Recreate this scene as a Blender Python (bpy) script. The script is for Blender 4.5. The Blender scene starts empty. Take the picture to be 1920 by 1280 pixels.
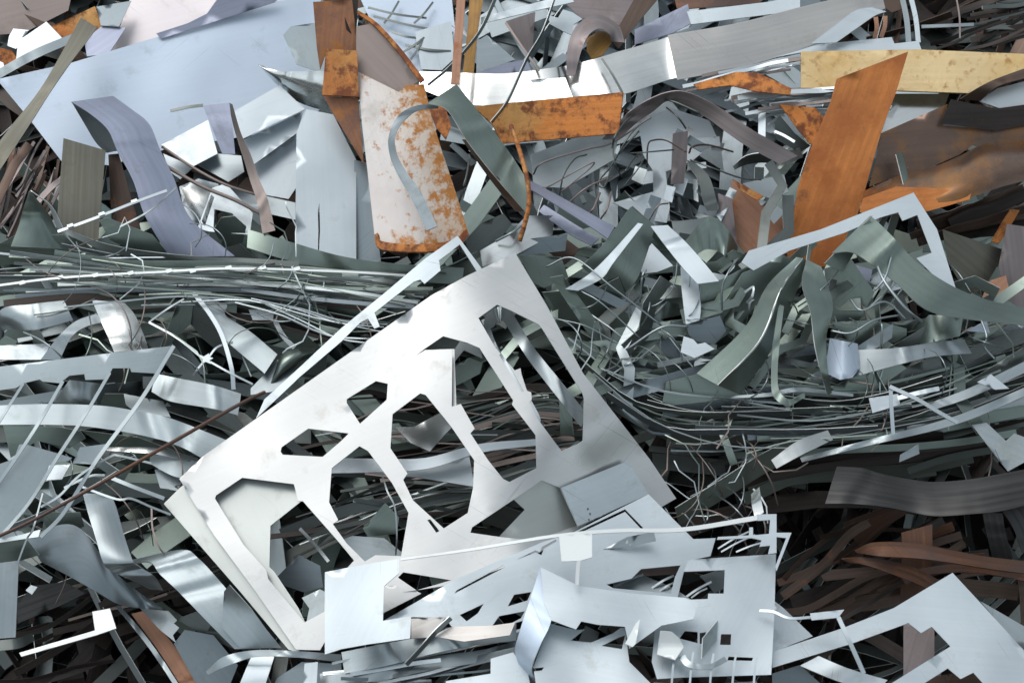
import bpy, math, random
from mathutils import Vector, noise, geometry

# ---------------------------------------------------------------- camera, sky, sun, exposure
scene = bpy.context.scene
COL = scene.collection
R = math.radians
PITCH, DIST, FOCAL, CENTRE_Z = R(35.0), 6.0, 70.0, 2.0
CAM = Vector((0.0, -DIST * math.cos(PITCH), CENTRE_Z + DIST * math.sin(PITCH)))
FWD = Vector((0.0, math.cos(PITCH), -math.sin(PITCH)))
UP = Vector((0.0, math.sin(PITCH), math.cos(PITCH)))
cam_data = bpy.data.cameras.new("camera")
cam_data.lens, cam_data.sensor_width = FOCAL, 36.0
cam_data.clip_start, cam_data.clip_end = 0.1, 2000.0
cam = bpy.data.objects.new("camera", cam_data)
cam.location, cam.rotation_euler = CAM, (R(90) - PITCH, 0.0, 0.0)
cam_data.dof.use_dof = True
cam_data.dof.focus_distance = 5.85
cam_data.dof.aperture_fstop = 8.0
COL.objects.link(cam)
scene.camera = cam

SUN_EL, SUN_AZ = R(62.0), R(-68.0)            # azimuth from +Y (behind the heap), negative is towards -X
world = bpy.data.worlds.new("World")
scene.world = world
world.use_nodes = True
wn, wl = world.node_tree.nodes, world.node_tree.links
wn.clear()
w_out = wn.new("ShaderNodeOutputWorld")
w_bg = wn.new("ShaderNodeBackground")
w_sky = wn.new("ShaderNodeTexSky")
w_sky.sky_type = 'NISHITA'
w_sky.sun_disc = False
w_sky.sun_elevation, w_sky.sun_rotation = SUN_EL, SUN_AZ
w_sky.air_density, w_sky.dust_density, w_sky.ozone_density = 1.0, 2.2, 1.0
w_hsv = wn.new("ShaderNodeHueSaturation")      # thin cloud takes most of the blue out
w_hsv.inputs['Saturation'].default_value = 0.31
w_hsv.inputs['Hue'].default_value = 0.465
w_co = wn.new("ShaderNodeTexCoord")
w_no = wn.new("ShaderNodeTexNoise")
w_no.inputs['Scale'].default_value = 2.3
w_no.inputs['Detail'].default_value = 4.0
w_mr = wn.new("ShaderNodeMapRange")
w_mr.inputs['From Min'].default_value, w_mr.inputs['From Max'].default_value = 0.35, 0.68
w_mr.inputs['To Min'].default_value, w_mr.inputs['To Max'].default_value = 0.8, 1.6
w_mul = wn.new("ShaderNodeMix")
w_mul.data_type, w_mul.blend_type = 'RGBA', 'MULTIPLY'
w_mul.inputs[0].default_value = 1.0
wl.new(w_sky.outputs[0], w_hsv.inputs['Color'])
wl.new(w_co.outputs['Generated'], w_no.inputs['Vector'])
wl.new(w_no.outputs[0], w_mr.inputs['Value'])
wl.new(w_hsv.outputs[0], w_mul.inputs[6])
wl.new(w_mr.outputs[0], w_mul.inputs[7])
wl.new(w_mul.outputs[2], w_bg.inputs['Color'])
w_bg.inputs['Strength'].default_value = 0.138
wl.new(w_bg.outputs[0], w_out.inputs['Surface'])

sun_data = bpy.data.lights.new("sun", 'SUN')
sun_data.energy, sun_data.angle, sun_data.color = 0.66, R(42.0), (1.0, 0.96, 0.89)
sun = bpy.data.objects.new("sun", sun_data)
to_sun = Vector((math.sin(SUN_AZ) * math.cos(SUN_EL), math.cos(SUN_AZ) * math.cos(SUN_EL), math.sin(SUN_EL)))
sun.rotation_euler = to_sun.to_track_quat('Z', 'Y').to_euler()
sun.location = to_sun * 30
COL.objects.link(sun)

scene.view_settings.view_transform = 'Standard'
scene.view_settings.look = 'None'
scene.view_settings.exposure = 0.12
scene.view_settings.gamma = 1.0
scene.cycles.max_bounces = 8
scene.cycles.glossy_bounces = 5
scene.cycles.caustics_reflective = False
scene.cycles.use_denoising = True

# ---------------------------------------------------------------- where a point of the heap lies
SLOPE = R(30.0)
N0 = Vector((0.0, -math.sin(SLOPE), math.cos(SLOPE)))       # normal of the heap's mean surface
P0 = Vector((0.0, 0.0, CENTRE_Z))
FPX = 1920.0 * FOCAL / 36.0
PX = DIST / FPX                                            # metres that one pixel of the photo spans at the heap


def at(x, y, lift=0.0):
    """The point of the heap seen at (x, y) of the photo, raised by lift metres off the heap's mean surface."""
    d = FWD + Vector((1, 0, 0)) * ((x - 960.0) / FPX) + UP * ((640.0 - y) / FPX)
    t = N0.dot(P0 - CAM) / N0.dot(d)
    return CAM + d * (t - lift)


# ---------------------------------------------------------------- materials
def mixc(nt, kind, fac, a, b):
    m = nt.nodes.new("ShaderNodeMix")
    m.data_type, m.blend_type = 'RGBA', kind
    for sock, v in ((m.inputs[0], fac), (m.inputs[6], a), (m.inputs[7], b)):
        if hasattr(v, 'is_linked') or hasattr(v, 'links'):
            nt.links.new(v, sock)
        elif isinstance(v, tuple):
            sock.default_value = (*v, 1.0)
        else:
            sock.default_value = v
    return m.outputs[2]


def ramp(nt, src, lo, hi, a=0.0, b=1.0):
    m = nt.nodes.new("ShaderNodeMapRange")
    m.inputs['From Min'].default_value, m.inputs['From Max'].default_value = lo, hi
    m.inputs['To Min'].default_value, m.inputs['To Max'].default_value = a, b
    nt.links.new(src, m.inputs['Value'])
    return m.outputs[0]


def tex(nt, vec, scale, detail=3.0, rough=0.55, stretch=None):
    if stretch:
        mp = nt.nodes.new("ShaderNodeMapping")
        mp.inputs['Scale'].default_value = (*stretch, 1.0)
        nt.links.new(vec, mp.inputs['Vector'])
        vec = mp.outputs[0]
    n = nt.nodes.new("ShaderNodeTexNoise")
    n.inputs['Scale'].default_value = scale
    n.inputs['Detail'].default_value = detail
    n.inputs['Roughness'].default_value = rough
    nt.links.new(vec, n.inputs['Vector'])
    return n.outputs[0]


MATS = {}


def metal(name, col, metallic=0.85, rough=0.33, streak=0.05, cloud=0.12, stain=None, stain_at=0.62, stain_soft=0.06,
          second=None, bump=0.0, stain_scale=9.0, edge=0.0, scratch=0.16, tint=None):
    """Sheet metal: base colour with rolling streaks, hand-sized clouding, smudges in the gloss and, if asked, rust or scale."""
    m = bpy.data.materials.new(name)
    m.use_nodes = True
    nt = m.node_tree
    bs = nt.nodes["Principled BSDF"]
    uv = nt.nodes.new("ShaderNodeUVMap")
    uv.uv_map = "UVMap"
    info = nt.nodes.new("ShaderNodeObjectInfo")
    mul = nt.nodes.new("ShaderNodeMath")
    mul.operation = 'MULTIPLY'
    mul.inputs[1].default_value = 53.0
    nt.links.new(info.outputs['Random'], mul.inputs[0])
    add = nt.nodes.new("ShaderNodeVectorMath")
    add.operation = 'ADD'
    nt.links.new(uv.outputs[0], add.inputs[0])
    nt.links.new(mul.outputs[0], add.inputs[1])
    vec = add.outputs[0]
    cl = tex(nt, vec, 3.5, 4.0)
    st = tex(nt, vec, 1.0, 4.0, 0.6, (2.2, 90.0))
    fine = tex(nt, vec, 60.0, 3.0, 0.6)
    c = mixc(nt, 'MULTIPLY', 1.0, col, mixc(nt, 'MIX', ramp(nt, cl, 0.3, 0.7), (1 - cloud,) * 3, (1 + cloud,) * 3))
    c = mixc(nt, 'MULTIPLY', 1.0, c, mixc(nt, 'MIX', ramp(nt, st, 0.3, 0.7), (1 - streak,) * 3, (1 + streak,) * 3))
    r_out = ramp(nt, cl, 0.3, 0.7, rough - 0.07, rough + 0.09)
    if second:
        c = mixc(nt, 'MIX', ramp(nt, tex(nt, vec, 5.0, 5.0, 0.62), 0.45, 0.62), c, second)
    if scratch:                                                 # sparse drag marks in two directions, and dull handling smears
        for k, rot in enumerate((0.5, -0.9)):
            mp = nt.nodes.new("ShaderNodeMapping")
            mp.inputs['Rotation'].default_value = (0, 0, rot)
            nt.links.new(vec, mp.inputs['Vector'])
            ln = ramp(nt, tex(nt, mp.outputs[0], 1.0, 2.0, 0.5, (3.0, 260.0)), 0.66, 0.72)
            patch = ramp(nt, tex(nt, vec, 2.4 + k, 3.0), 0.52, 0.6)
            mm = nt.nodes.new("ShaderNodeMath")
            mm.operation = 'MULTIPLY'
            nt.links.new(ln, mm.inputs[0])
            nt.links.new(patch, mm.inputs[1])
            c = mixc(nt, 'MULTIPLY', mm.outputs[0], c, (1 - 1.6 * scratch,) * 3)
        smear = ramp(nt, tex(nt, vec, 7.0, 6.0, 0.7), 0.56, 0.70)
        c = mixc(nt, 'MULTIPLY', smear, c, (1 - scratch, 1 - scratch * 1.1, 1 - scratch * 1.3))
        ad = nt.nodes.new("ShaderNodeMath")
        ad.operation = 'MULTIPLY_ADD'
        ad.inputs[1].default_value = 0.10
        nt.links.new(smear, ad.inputs[0])
        nt.links.new(r_out, ad.inputs[2])
        r_out = ad.outputs[0]
    if stain:
        src = tex(nt, vec, stain_scale, 7.0, 0.68)
        if tint:                                                # a thin bloom of rust round the heavier patches
            a_t = nt.nodes.new("ShaderNodeAttribute")
            a_t.attribute_name = "edge"
            bl = ramp(nt, a_t.outputs['Fac'], 0.0, 0.8, 0.75, 0.0)
            c = mixc(nt, 'MIX', bl, c, mixc(nt, 'MIX', ramp(nt, tex(nt, vec, 14.0, 6.0, 0.7), 0.4, 0.6), tint, (0.60, 0.50, 0.40)))
        if edge:                                                # rust that has crept in from the cut edges
            at_n = nt.nodes.new("ShaderNodeAttribute")
            at_n.attribute_name = "edge"
            ad = nt.nodes.new("ShaderNodeMath")
            ad.operation = 'MULTIPLY_ADD'
            ad.inputs[1].default_value = -edge
            nt.links.new(at_n.outputs['Fac'], ad.inputs[0])
            nt.links.new(src, ad.inputs[2])
            ad2 = nt.nodes.new("ShaderNodeMath")
            ad2.operation = 'ADD'
            ad2.inputs[1].default_value = edge * 0.75
            nt.links.new(ad.outputs[0], ad2.inputs[0])
            src = ad2.outputs[0]
        s = ramp(nt, src, stain_at - stain_soft, stain_at + stain_soft)
        st2 = mixc(nt, 'MIX', fine, tuple(v * 0.62 for v in stain), tuple(min(1, v * 1.3) for v in stain))
        c = mixc(nt, 'MIX', s, c, st2)
        inv = ramp(nt, s, 0.0, 1.0, metallic, metallic * 0.1)
        nt.links.new(inv, bs.inputs['Metallic'])
        mm = nt.nodes.new("ShaderNodeMix")
        nt.links.new(s, mm.inputs[0])
        nt.links.new(r_out, mm.inputs[2])
        mm.inputs[3].default_value = 0.8
        r_out = mm.outputs[0]
    else:
        bs.inputs['Metallic'].default_value = metallic
    nt.links.new(c, bs.inputs['Base Color'])
    nt.links.new(r_out, bs.inputs['Roughness'])
    if bump:
        b = nt.nodes.new("ShaderNodeBump")
        b.inputs['Strength'].default_value = bump
        b.inputs['Distance'].default_value = 0.004
        nt.links.new(fine, b.inputs['Height'])
        nt.links.new(b.outputs[0], bs.inputs['Normal'])
    MATS[name] = m
    return m


RUST = (0.36, 0.11, 0.025)
DKRUST = (0.12, 0.045, 0.02)
metal('pale_galvanised', (0.62, 0.695, 0.735), 0.66, 0.38, 0.025, 0.08)
metal('light_galvanised', (0.44, 0.51, 0.535), 0.65, 0.43, 0.03, 0.1)
metal('bright_galvanised', (0.74, 0.77, 0.76), 0.95, 0.20)
metal('blue_white_sheet', (0.56, 0.66, 0.78), 0.45, 0.46, 0.02, 0.05)
metal('warm_white_sheet', (0.62, 0.64, 0.64), 0.78, 0.33, 0.02, 0.06)
metal('mid_galvanised', (0.37, 0.425, 0.445), 0.85, 0.33)
metal('green_grey_steel', (0.235, 0.29, 0.262), 0.88, 0.32, 0.05, 0.12)
metal('dark_steel', (0.145, 0.165, 0.16), 0.8, 0.36)
metal('blue_grey_steel', (0.23, 0.275, 0.30), 0.75, 0.40)
metal('violet_steel', (0.34, 0.375, 0.48), 0.6, 0.45, 0.08, 0.15, stain=(0.28, 0.2, 0.19), stain_at=0.70)
metal('mill_scale', (0.058, 0.058, 0.058), 0.75, 0.36, 0.3, 0.3, stain=(0.20, 0.09, 0.05), stain_at=0.72)
metal('olive_steel', (0.19, 0.185, 0.15), 0.6, 0.46, 0.16, 0.22, stain=(0.25, 0.17, 0.07), stain_at=0.68)
metal('taupe_steel', (0.31, 0.26, 0.24), 0.5, 0.5, 0.06, 0.12, stain=RUST, stain_at=0.74)
metal('brown_steel', (0.11, 0.076, 0.06), 0.6, 0.40, 0.2, 0.3, stain=(0.26, 0.10, 0.04), stain_at=0.66)
metal('brown_violet_steel', (0.29, 0.25, 0.25), 0.5, 0.44, 0.15, 0.2, stain=(0.25, 0.12, 0.07), stain_at=0.70)
metal('black_brown_shade_steel', (0.05, 0.041, 0.037), 0.5, 0.45, 0.3, 0.4, stain=DKRUST, stain_at=0.70)  # black-brown steel, also used to put shade into the deep gaps
metal('orange_rust', (0.56, 0.20, 0.05), 0.0, 0.72, 0.16, 0.15, second=(0.42, 0.13, 0.03), stain=(0.20, 0.08, 0.035), stain_at=0.71, bump=0.4, stain_scale=11, edge=0.10)
metal('flaky_orange_rust', (0.55, 0.20, 0.05), 0.0, 0.8, 0.15, 0.3, edge=0.12, second=(0.58, 0.31, 0.10),
      stain=(0.20, 0.06, 0.02), stain_at=0.60, bump=0.7, stain_scale=20)
metal('rust_brown', (0.17, 0.08, 0.045), 0.2, 0.55, 0.35, 0.3, second=(0.11, 0.07, 0.06), stain=RUST, stain_at=0.66, bump=0.25)
metal('near_white_metal', (0.84, 0.89, 0.89), 0.2, 0.4, 0.0, 0.03, scratch=0.05)  # near-white pieces; on the curl the colour stands for mirror brightness
metal('greenish_sheet', (0.56, 0.60, 0.58), 0.72, 0.36, 0.015, 0.08)
metal('warm_rust_brown', (0.34, 0.155, 0.08), 0.15, 0.6, 0.2, 0.25, second=(0.20, 0.10, 0.07), stain=(0.45, 0.18, 0.05), stain_at=0.64, bump=0.3, edge=0.08)
metal('pink_rust', (0.42, 0.22, 0.14), 0.1, 0.6, 0.15, 0.2, stain=RUST, stain_at=0.62, bump=0.2)
metal('speckled_white_rust', (0.64, 0.62, 0.60), 0.1, 0.55, 0.05, 0.1, edge=0.22, tint=(0.58, 0.36, 0.16), second=(0.62, 0.58, 0.56), stain=(0.48, 0.20, 0.05), stain_at=0.61, stain_soft=0.06,
      bump=0.5, stain_scale=32)
metal('cream_rust', (0.86, 0.66, 0.36), 0.1, 0.6, 0.06, 0.14, second=(0.74, 0.50, 0.20), stain=(0.42, 0.22, 0.07), stain_at=0.65, stain_soft=0.08, edge=0.06, bump=0.4,
      stain_scale=30)
metal('ochre_rust', (0.46, 0.25, 0.07), 0.1, 0.65, 0.2, 0.25, second=(0.24, 0.13, 0.06), bump=0.3)
metal('pink_white_sheet', (0.76, 0.72, 0.74), 0.3, 0.45, 0.03, 0.06, stain=(0.40, 0.34, 0.36), stain_at=0.72, stain_scale=22)
metal('warm_brushed_sheet', (0.60, 0.585, 0.56), 0.85, 0.30, 0.08, 0.08)
metal('shiny_brown_steel', (0.17, 0.115, 0.09), 0.7, 0.25, 0.1, 0.2, second=(0.36, 0.17, 0.06))


metal('cut_edge', (0.66, 0.70, 0.69), 0.6, 0.42, scratch=0)
EDGED = {'pale_galvanised', 'light_galvanised', 'mid_galvanised', 'green_grey_steel', 'greenish_sheet', 'dark_steel', 'blue_grey_steel', 'warm_white_sheet', 'blue_white_sheet'}


def earth_material():
    m = bpy.data.materials.new('dark_gap_earth')  # near-black earth, the shade of the heap's gaps put into its colour
    m.use_nodes = True
    nt = m.node_tree
    bs = nt.nodes["Principled BSDF"]
    g = nt.nodes.new("ShaderNodeNewGeometry")
    n = tex(nt, g.outputs['Position'], 3.0, 8.0, 0.65)
    nt.links.new(mixc(nt, 'MIX', ramp(nt, n, 0.35, 0.7), (0.02, 0.018, 0.018), (0.08, 0.064, 0.056)), bs.inputs['Base Color'])
    bs.inputs['Roughness'].default_value = 0.9
    return m


def reflection_material():
    m = bpy.data.materials.new('dark_green_reflection')
    m.use_nodes = True
    nt = m.node_tree
    bs = nt.nodes["Principled BSDF"]
    g = nt.nodes.new("ShaderNodeNewGeometry")
    n = tex(nt, g.outputs['Position'], 0.12, 8.0, 0.65)
    nt.links.new(mixc(nt, 'MIX', ramp(nt, n, 0.35, 0.7), (0.045, 0.06, 0.05), (0.085, 0.105, 0.085)), bs.inputs['Base Color'])
    bs.inputs['Roughness'].default_value = 0.9
    return m


# ---------------------------------------------------------------- mesh building
COUNT = {}


def link_mesh(name, verts, faces, smooth, uvs, mat, parent=None, origin=None):
    c = origin if origin is not None else sum(verts, Vector()) / len(verts)
    me = bpy.data.meshes.new(name)
    me.from_pydata([v - c for v in verts], [], faces)
    me.update()
    lay = me.uv_layers.new(name="UVMap")
    vi = [0] * len(me.loops)
    me.loops.foreach_get('vertex_index', vi)
    flat = []
    for i in vi:
        flat.extend(uvs[i])
    lay.data.foreach_set('uv', flat)
    me.polygons.foreach_set('use_smooth', smooth)
    me.materials.append(MATS[mat] if isinstance(mat, str) else mat)
    o = bpy.data.objects.new(name, me)
    COL.objects.link(o)
    o.location = c
    if parent is not None:
        o.parent = parent
        o.location = c - parent.location
    return o


def skin(name, verts, faces, uvs, mat, thick, parent=None, edge=None):
    """Give a one-sided sheet real thickness: back face plus a flat rim of its own along every cut edge."""
    n = len(verts)
    nor = [Vector() for _ in verts]
    fs = []
    for f in faces:
        a, b, c = verts[f[0]], verts[f[1]], verts[f[2]]
        fn = (b - a).cross(c - a)
        if fn.length < 1e-12:
            fn = Vector((0, 0, 1e-9))
        fs.append(f)
        for i in f:
            nor[i] += fn
    for i in range(n):
        nor[i] = nor[i].normalized() if nor[i].length > 1e-12 else N0
    allv = list(verts) + [verts[i] - nor[i] * thick for i in range(n)]
    alluv = list(uvs) + list(uvs)
    allf = [tuple(f) for f in fs] + [tuple(i + n for i in reversed(f)) for f in fs]
    smooth = [True] * len(allf)
    seen = {}
    for f in fs:
        for i in range(len(f)):
            a, b = f[i], f[(i + 1) % len(f)]
            seen[(a, b)] = seen.get((a, b), 0) + 1
    rim = {}
    for (a, b) in seen:
        if (b, a) in seen:
            continue
        for i in (a, b):
            if i not in rim:
                rim[i] = len(allv)
                allv.extend([verts[i], verts[i] - nor[i] * thick])
                alluv.extend([uvs[i], uvs[i]])
        allf.append((rim[b], rim[a], rim[a] + 1, rim[b] + 1))
        smooth.append(False)
    o = link_mesh(name, allv, allf, smooth, alluv, mat, parent)
    if mat in EDGED:
        o.data.materials.append(MATS['cut_edge'])
        nf = 2 * len(fs)
        o.data.polygons.foreach_set('material_index', [0] * nf + [1] * (len(allf) - nf))
    if edge:
        full = list(edge) + list(edge) + [0.0] * (len(allv) - 2 * n)
        o.data.attributes.new('edge', 'FLOAT', 'POINT').data.foreach_set('value', full)
    return o


def tag(o, label, cat, group=None, kind=None):
    if label:
        o['label'] = label
    if cat:
        o['category'] = cat
    if group:
        o['group'] = group
    if kind:
        o['kind'] = kind
    return o


def inside(x, y, poly):
    r = False
    j = len(poly) - 1
    for i in range(len(poly)):
        xi, yi = poly[i]
        xj, yj = poly[j]
        if (yi > y) != (yj > y) and x < (xj - xi) * (y - yi) / (yj - yi) + xi:
            r = not r
        j = i
    return r


def densify(poly, step):
    out = []
    for i, a in enumerate(poly):
        b = poly[(i + 1) % len(poly)]
        k = max(1, int(math.hypot(b[0] - a[0], b[1] - a[1]) / step))
        out.extend((a[0] + (b[0] - a[0]) * q / k, a[1] + (b[1] - a[1]) * q / k) for q in range(k))
    return out


RNG = random.Random(7)


def sheet(name, label, cat, mat, lift, outer, holes=(), g=(0, 0), bend=None, wob=0.006, thick=0.003, step=24, parent=None, group=None, edgef=None):
    """A flat or gently buckled sheet cut to an outline with holes. g is its tilt, metres of lift per 1000 pixels across and down."""
    cx = sum(p[0] for p in outer) / len(outer)
    cy = sum(p[1] for p in outer) / len(outer)
    size = max(max(p[0] for p in outer) - min(p[0] for p in outer), max(p[1] for p in outer) - min(p[1] for p in outer))
    step = min(step, max(6, size / 6))
    ring = densify(outer, step)
    pts, edges = list(ring), [(i, (i + 1) % len(ring)) for i in range(len(ring))]
    dense_holes = []
    for h in holes:
        h = densify(h, step)
        k = len(pts)
        pts += h
        edges += [(k + i, k + (i + 1) % len(h)) for i in range(len(h))]
        dense_holes.append(h)
    x0, x1 = min(p[0] for p in outer), max(p[0] for p in outer)
    y0, y1 = min(p[1] for p in outer), max(p[1] for p in outer)
    yy, row = y0 + step * 0.6, 0
    while yy < y1:
        xx = x0 + step * (0.5 if row % 2 else 1.0)
        while xx < x1:
            if inside(xx, yy, ring) and not any(inside(xx, yy, h) for h in dense_holes):
                pts.append((xx, yy))
            xx += step
        yy += step * 0.87
        row += 1
    v2, _, f2, _, _, _ = geometry.delaunay_2d_cdt([Vector(p) for p in pts], edges, [], 0, 1e-5)
    faces = []
    for f in f2:
        mx = sum(v2[i][0] for i in f) / len(f)
        my = sum(v2[i][1] for i in f) / len(f)
        if inside(mx, my, ring) and not any(inside(mx, my, h) for h in dense_holes):
            a, b, c = v2[f[0]], v2[f[1]], v2[f[2]]
            cr = (b[0] - a[0]) * (c[1] - a[1]) - (b[1] - a[1]) * (c[0] - a[0])
            faces.append(tuple(f) if cr < 0 else tuple(reversed(f)))
    used = sorted({i for f in faces for i in f})
    ix = {o: k for k, o in enumerate(used)}
    faces = [tuple(ix[i] for i in f) for f in faces]
    mx, my = sum(p[0] for p in ring) / len(ring), sum(p[1] for p in ring) / len(ring)
    sxx = sum((p[0] - mx) ** 2 for p in ring)
    syy = sum((p[1] - my) ** 2 for p in ring)
    sxy = sum((p[0] - mx) * (p[1] - my) for p in ring)
    ang = 0.5 * math.atan2(2 * sxy, sxx - syy)
    ca, sa = math.cos(ang), math.sin(ang)
    seed = RNG.uniform(0, 500)
    verts, uvs = [], []
    for i in used:
        x, y = v2[i][0], v2[i][1]
        z = lift + g[0] * (x - cx) / 1000 + g[1] * (y - cy) / 1000
        if bend:
            z += bend(x, y)
        z += wob * noise.noise(Vector((x / 140 + seed, y / 140, seed)))
        verts.append(at(x, y, z))
        uvs.append(((x * ca + y * sa) * PX, (-x * sa + y * ca) * PX))
    rim = ring + [p for h in dense_holes for p in h]
    edge = [min(1.0, min(math.hypot(v2[i][0] - p[0], v2[i][1] - p[1]) for p in rim) / 45.0) for i in used] if 'rust' in mat else None
    if edgef:
        edge = [max(0.0, min(1.0, edgef(*v2[i]))) for i in used]
    o = skin(name, verts, faces, uvs, mat, thick, parent, edge)
    return tag(o, label, cat, group)


def catmull(rows, n):
    out = []
    for i in range(len(rows) - 1):
        p0 = rows[i - 1] if i else [2 * a - b for a, b in zip(rows[0], rows[1])]
        p1, p2 = rows[i], rows[i + 1]
        p3 = rows[i + 2] if i + 2 < len(rows) else [2 * a - b for a, b in zip(rows[-1], rows[-2])]
        for k in range(n):
            t = k / n
            out.append([0.5 * (2 * b + (c - a) * t + (2 * a - 5 * b + 4 * c - d) * t * t + (3 * b - a - 3 * c + d) * t ** 3)
                        for a, b, c, d in zip(p0, p1, p2, p3)])
    out.append(list(rows[-1]))
    return out


def grid_strip(name, rows, mat, cols, thick, camber, wob, parent, n):
    rr = catmull([list(map(float, r)) for r in rows], n)
    seed = RNG.uniform(0, 500)
    verts, uvs, faces, edge = [], [], [], []
    u, prev = 0.0, None
    kinks = [(RNG.uniform(.1, .9), RNG.uniform(-.013, .013), RNG.uniform(.035, .08), RNG.uniform(-.12, .12)) for _ in range(3)] if cols > 1 else []
    reach = min(1.0, sum(math.hypot(rr[i + 1][0] - rr[i][0], rr[i + 1][1] - rr[i][1]) for i in range(len(rr) - 1)) / 320.0) ** 1.5
    for q, r in enumerate(rr):
        xl, yl, xr, yr, l1, l2 = r
        w = math.hypot(xr - xl, yr - yl) * PX
        mid = ((xl + xr) / 2, (yl + yr) / 2)
        if prev:
            u += math.hypot(mid[0] - prev[0], mid[1] - prev[1]) * PX
        prev = mid
        for c in range(cols + 1):
            v = c / cols
            x, y, z0 = xl + (xr - xl) * v, yl + (yr - yl) * v, 0.0
            for k0, ka, kw, ks in kinks:
                z0 += ka * reach * max(0.0, 1 - abs(q / (len(rr) - 1) - k0 - ks * (v - .5)) / kw)
            edge.append(min(v, 1 - v) * w / PX / 45.0)
            z = z0 + l1 + (l2 - l1) * v + camber * (1 - (2 * v - 1) ** 2) + wob * noise.noise(Vector((x / 110 + seed, y / 110, seed)))
            verts.append(at(x, y, z))
            uvs.append((u, v * w))
    k = cols + 1
    area = 0.0
    for i in range(len(rr) - 1):
        a, b, c = rr[i], rr[i + 1], None
        area += (b[0] - a[0]) * (a[3] - a[1]) - (b[1] - a[1]) * (a[2] - a[0])
        for c in range(cols):
            faces.append((i * k + c, i * k + c + 1, (i + 1) * k + c + 1, (i + 1) * k + c))
    if area < 0:
        faces = [tuple(reversed(f)) for f in faces]
    return skin(name, verts, faces, uvs, mat, thick, parent, [min(1.0, e) for e in edge] if 'rust' in mat else None)


def strip(name, label, cat, mat, rows, camber=0.0, cols=4, thick=0.003, wob=0.004, parent=None, group=None, n=9, up=0.0):
    """A bent strip given by rows (xl, yl, xr, yr, lift[, lift of the right edge]) along its length."""
    full = [(*r[:4], r[4] + up, (r[5] if len(r) > 5 else r[4]) + up) for r in rows]
    return tag(grid_strip(name, full, mat, cols, thick, camber, wob, parent, n), label, cat, group)


def bar_rows(pts, w, tilt=0.0):
    """Rows of a narrow strip from its centre line [(x, y, lift)] and its width in pixels (one number, or one at each end)."""
    w0, w1 = w if isinstance(w, tuple) else (w, w)
    rows = []
    for i, p in enumerate(pts):
        a, b = pts[max(0, i - 1)], pts[min(len(pts) - 1, i + 1)]
        dx, dy = b[0] - a[0], b[1] - a[1]
        d = math.hypot(dx, dy) or 1.0
        h = (w0 + (w1 - w0) * i / max(1, len(pts) - 1)) / 2
        nx, ny = -dy / d * h, dx / d * h
        rows.append((p[0] - nx, p[1] - ny, p[0] + nx, p[1] + ny, p[2] - tilt, p[2] + tilt))
    return rows


def bar(name, label, cat, mat, pts, w, tilt=0.0, thick=0.003, parent=None, group=None, n=5, up=0.0, wob=0.002):
    pts = [(p[0], p[1], p[2] + up) for p in pts]
    return tag(grid_strip(name, bar_rows(pts, w, tilt), mat, 1, thick, 0.0, wob, parent, n), label, cat, group)


def tube_mesh(path, rad, sides=6):
    verts, faces = [], []
    for i, p in enumerate(path):
        t = (path[min(i + 1, len(path) - 1)] - path[max(i - 1, 0)]).normalized()
        s = t.cross(Vector((0.3, 0.5, 0.8))).normalized()
        q = t.cross(s)
        for k in range(sides):
            a = 2 * math.pi * k / sides
            verts.append(p + (s * math.cos(a) + q * math.sin(a)) * rad)
    for i in range(len(path) - 1):
        for k in range(sides):
            k2 = (k + 1) % sides
            faces.append((i * sides + k, i * sides + k2, (i + 1) * sides + k2, (i + 1) * sides + k))
    faces.append(tuple(reversed(range(sides))))
    faces.append(tuple(range((len(path) - 1) * sides, len(path) * sides)))
    return verts, faces


def wire(name, label, cat, mat, pts, r, parent=None, group=None, n=7, up=0.0):
    """A round wire or rod through [(x, y, lift)], r its radius in pixels."""
    path = [at(p[0], p[1], p[2] + up) for p in catmull([list(map(float, p)) for p in pts], n)]
    verts, faces = tube_mesh(path, r * PX)
    uvs = [(i // 6 * 0.02, (i % 6) * 0.003) for i in range(len(verts))]
    return tag(link_mesh(name, verts, faces, [True] * (len(faces) - 2) + [False, False], uvs, mat, parent), label, cat, group)


# ---------------------------------------------------------------- the setting: yard, mound under the scrap, unseen dark ring added for reflections
def grid_mesh(name, xs, ys, h, mat, kind='structure'):
    verts = [Vector((x, y, h(x, y))) for y in ys for x in xs]
    w = len(xs)
    faces = [(j * w + i, j * w + i + 1, (j + 1) * w + i + 1, (j + 1) * w + i) for j in range(len(ys) - 1) for i in range(w - 1)]
    o = link_mesh(name, verts, faces, [True] * len(faces), [(v.x, v.y) for v in verts], mat, origin=Vector((0, 0, 0)))
    o['kind'] = kind
    return o


EARTH, REFLECTION = earth_material(), reflection_material()
ring = [-900, -400, -200, -100, -50, -25, -12, -6, 0, 6, 12, 25, 50, 100, 200, 400, 900]
grid_mesh('ground', ring, ring, lambda x, y: 0.0, EARTH)


def mound_height(x, y):
    z = CENTRE_Z + min(y, 4.5 - 0.2 * (y - 4.5)) * math.tan(SLOPE) - 0.80
    side = max(0.0, abs(x) - 3.2)
    back = max(0.0, y - 6.0)
    z -= side * 0.7 + back * 0.8
    z += 0.16 * noise.noise(Vector((x * 1.1, y * 1.1, 3.0))) + 0.06 * noise.noise(Vector((x * 4, y * 4, 9.0)))
    return max(z, -0.3)


grid_mesh('terrain', [i * 0.15 for i in range(-60, 61)], [-4.5 + i * 0.15 for i in range(0, 110)], mound_height, EARTH)


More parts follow.
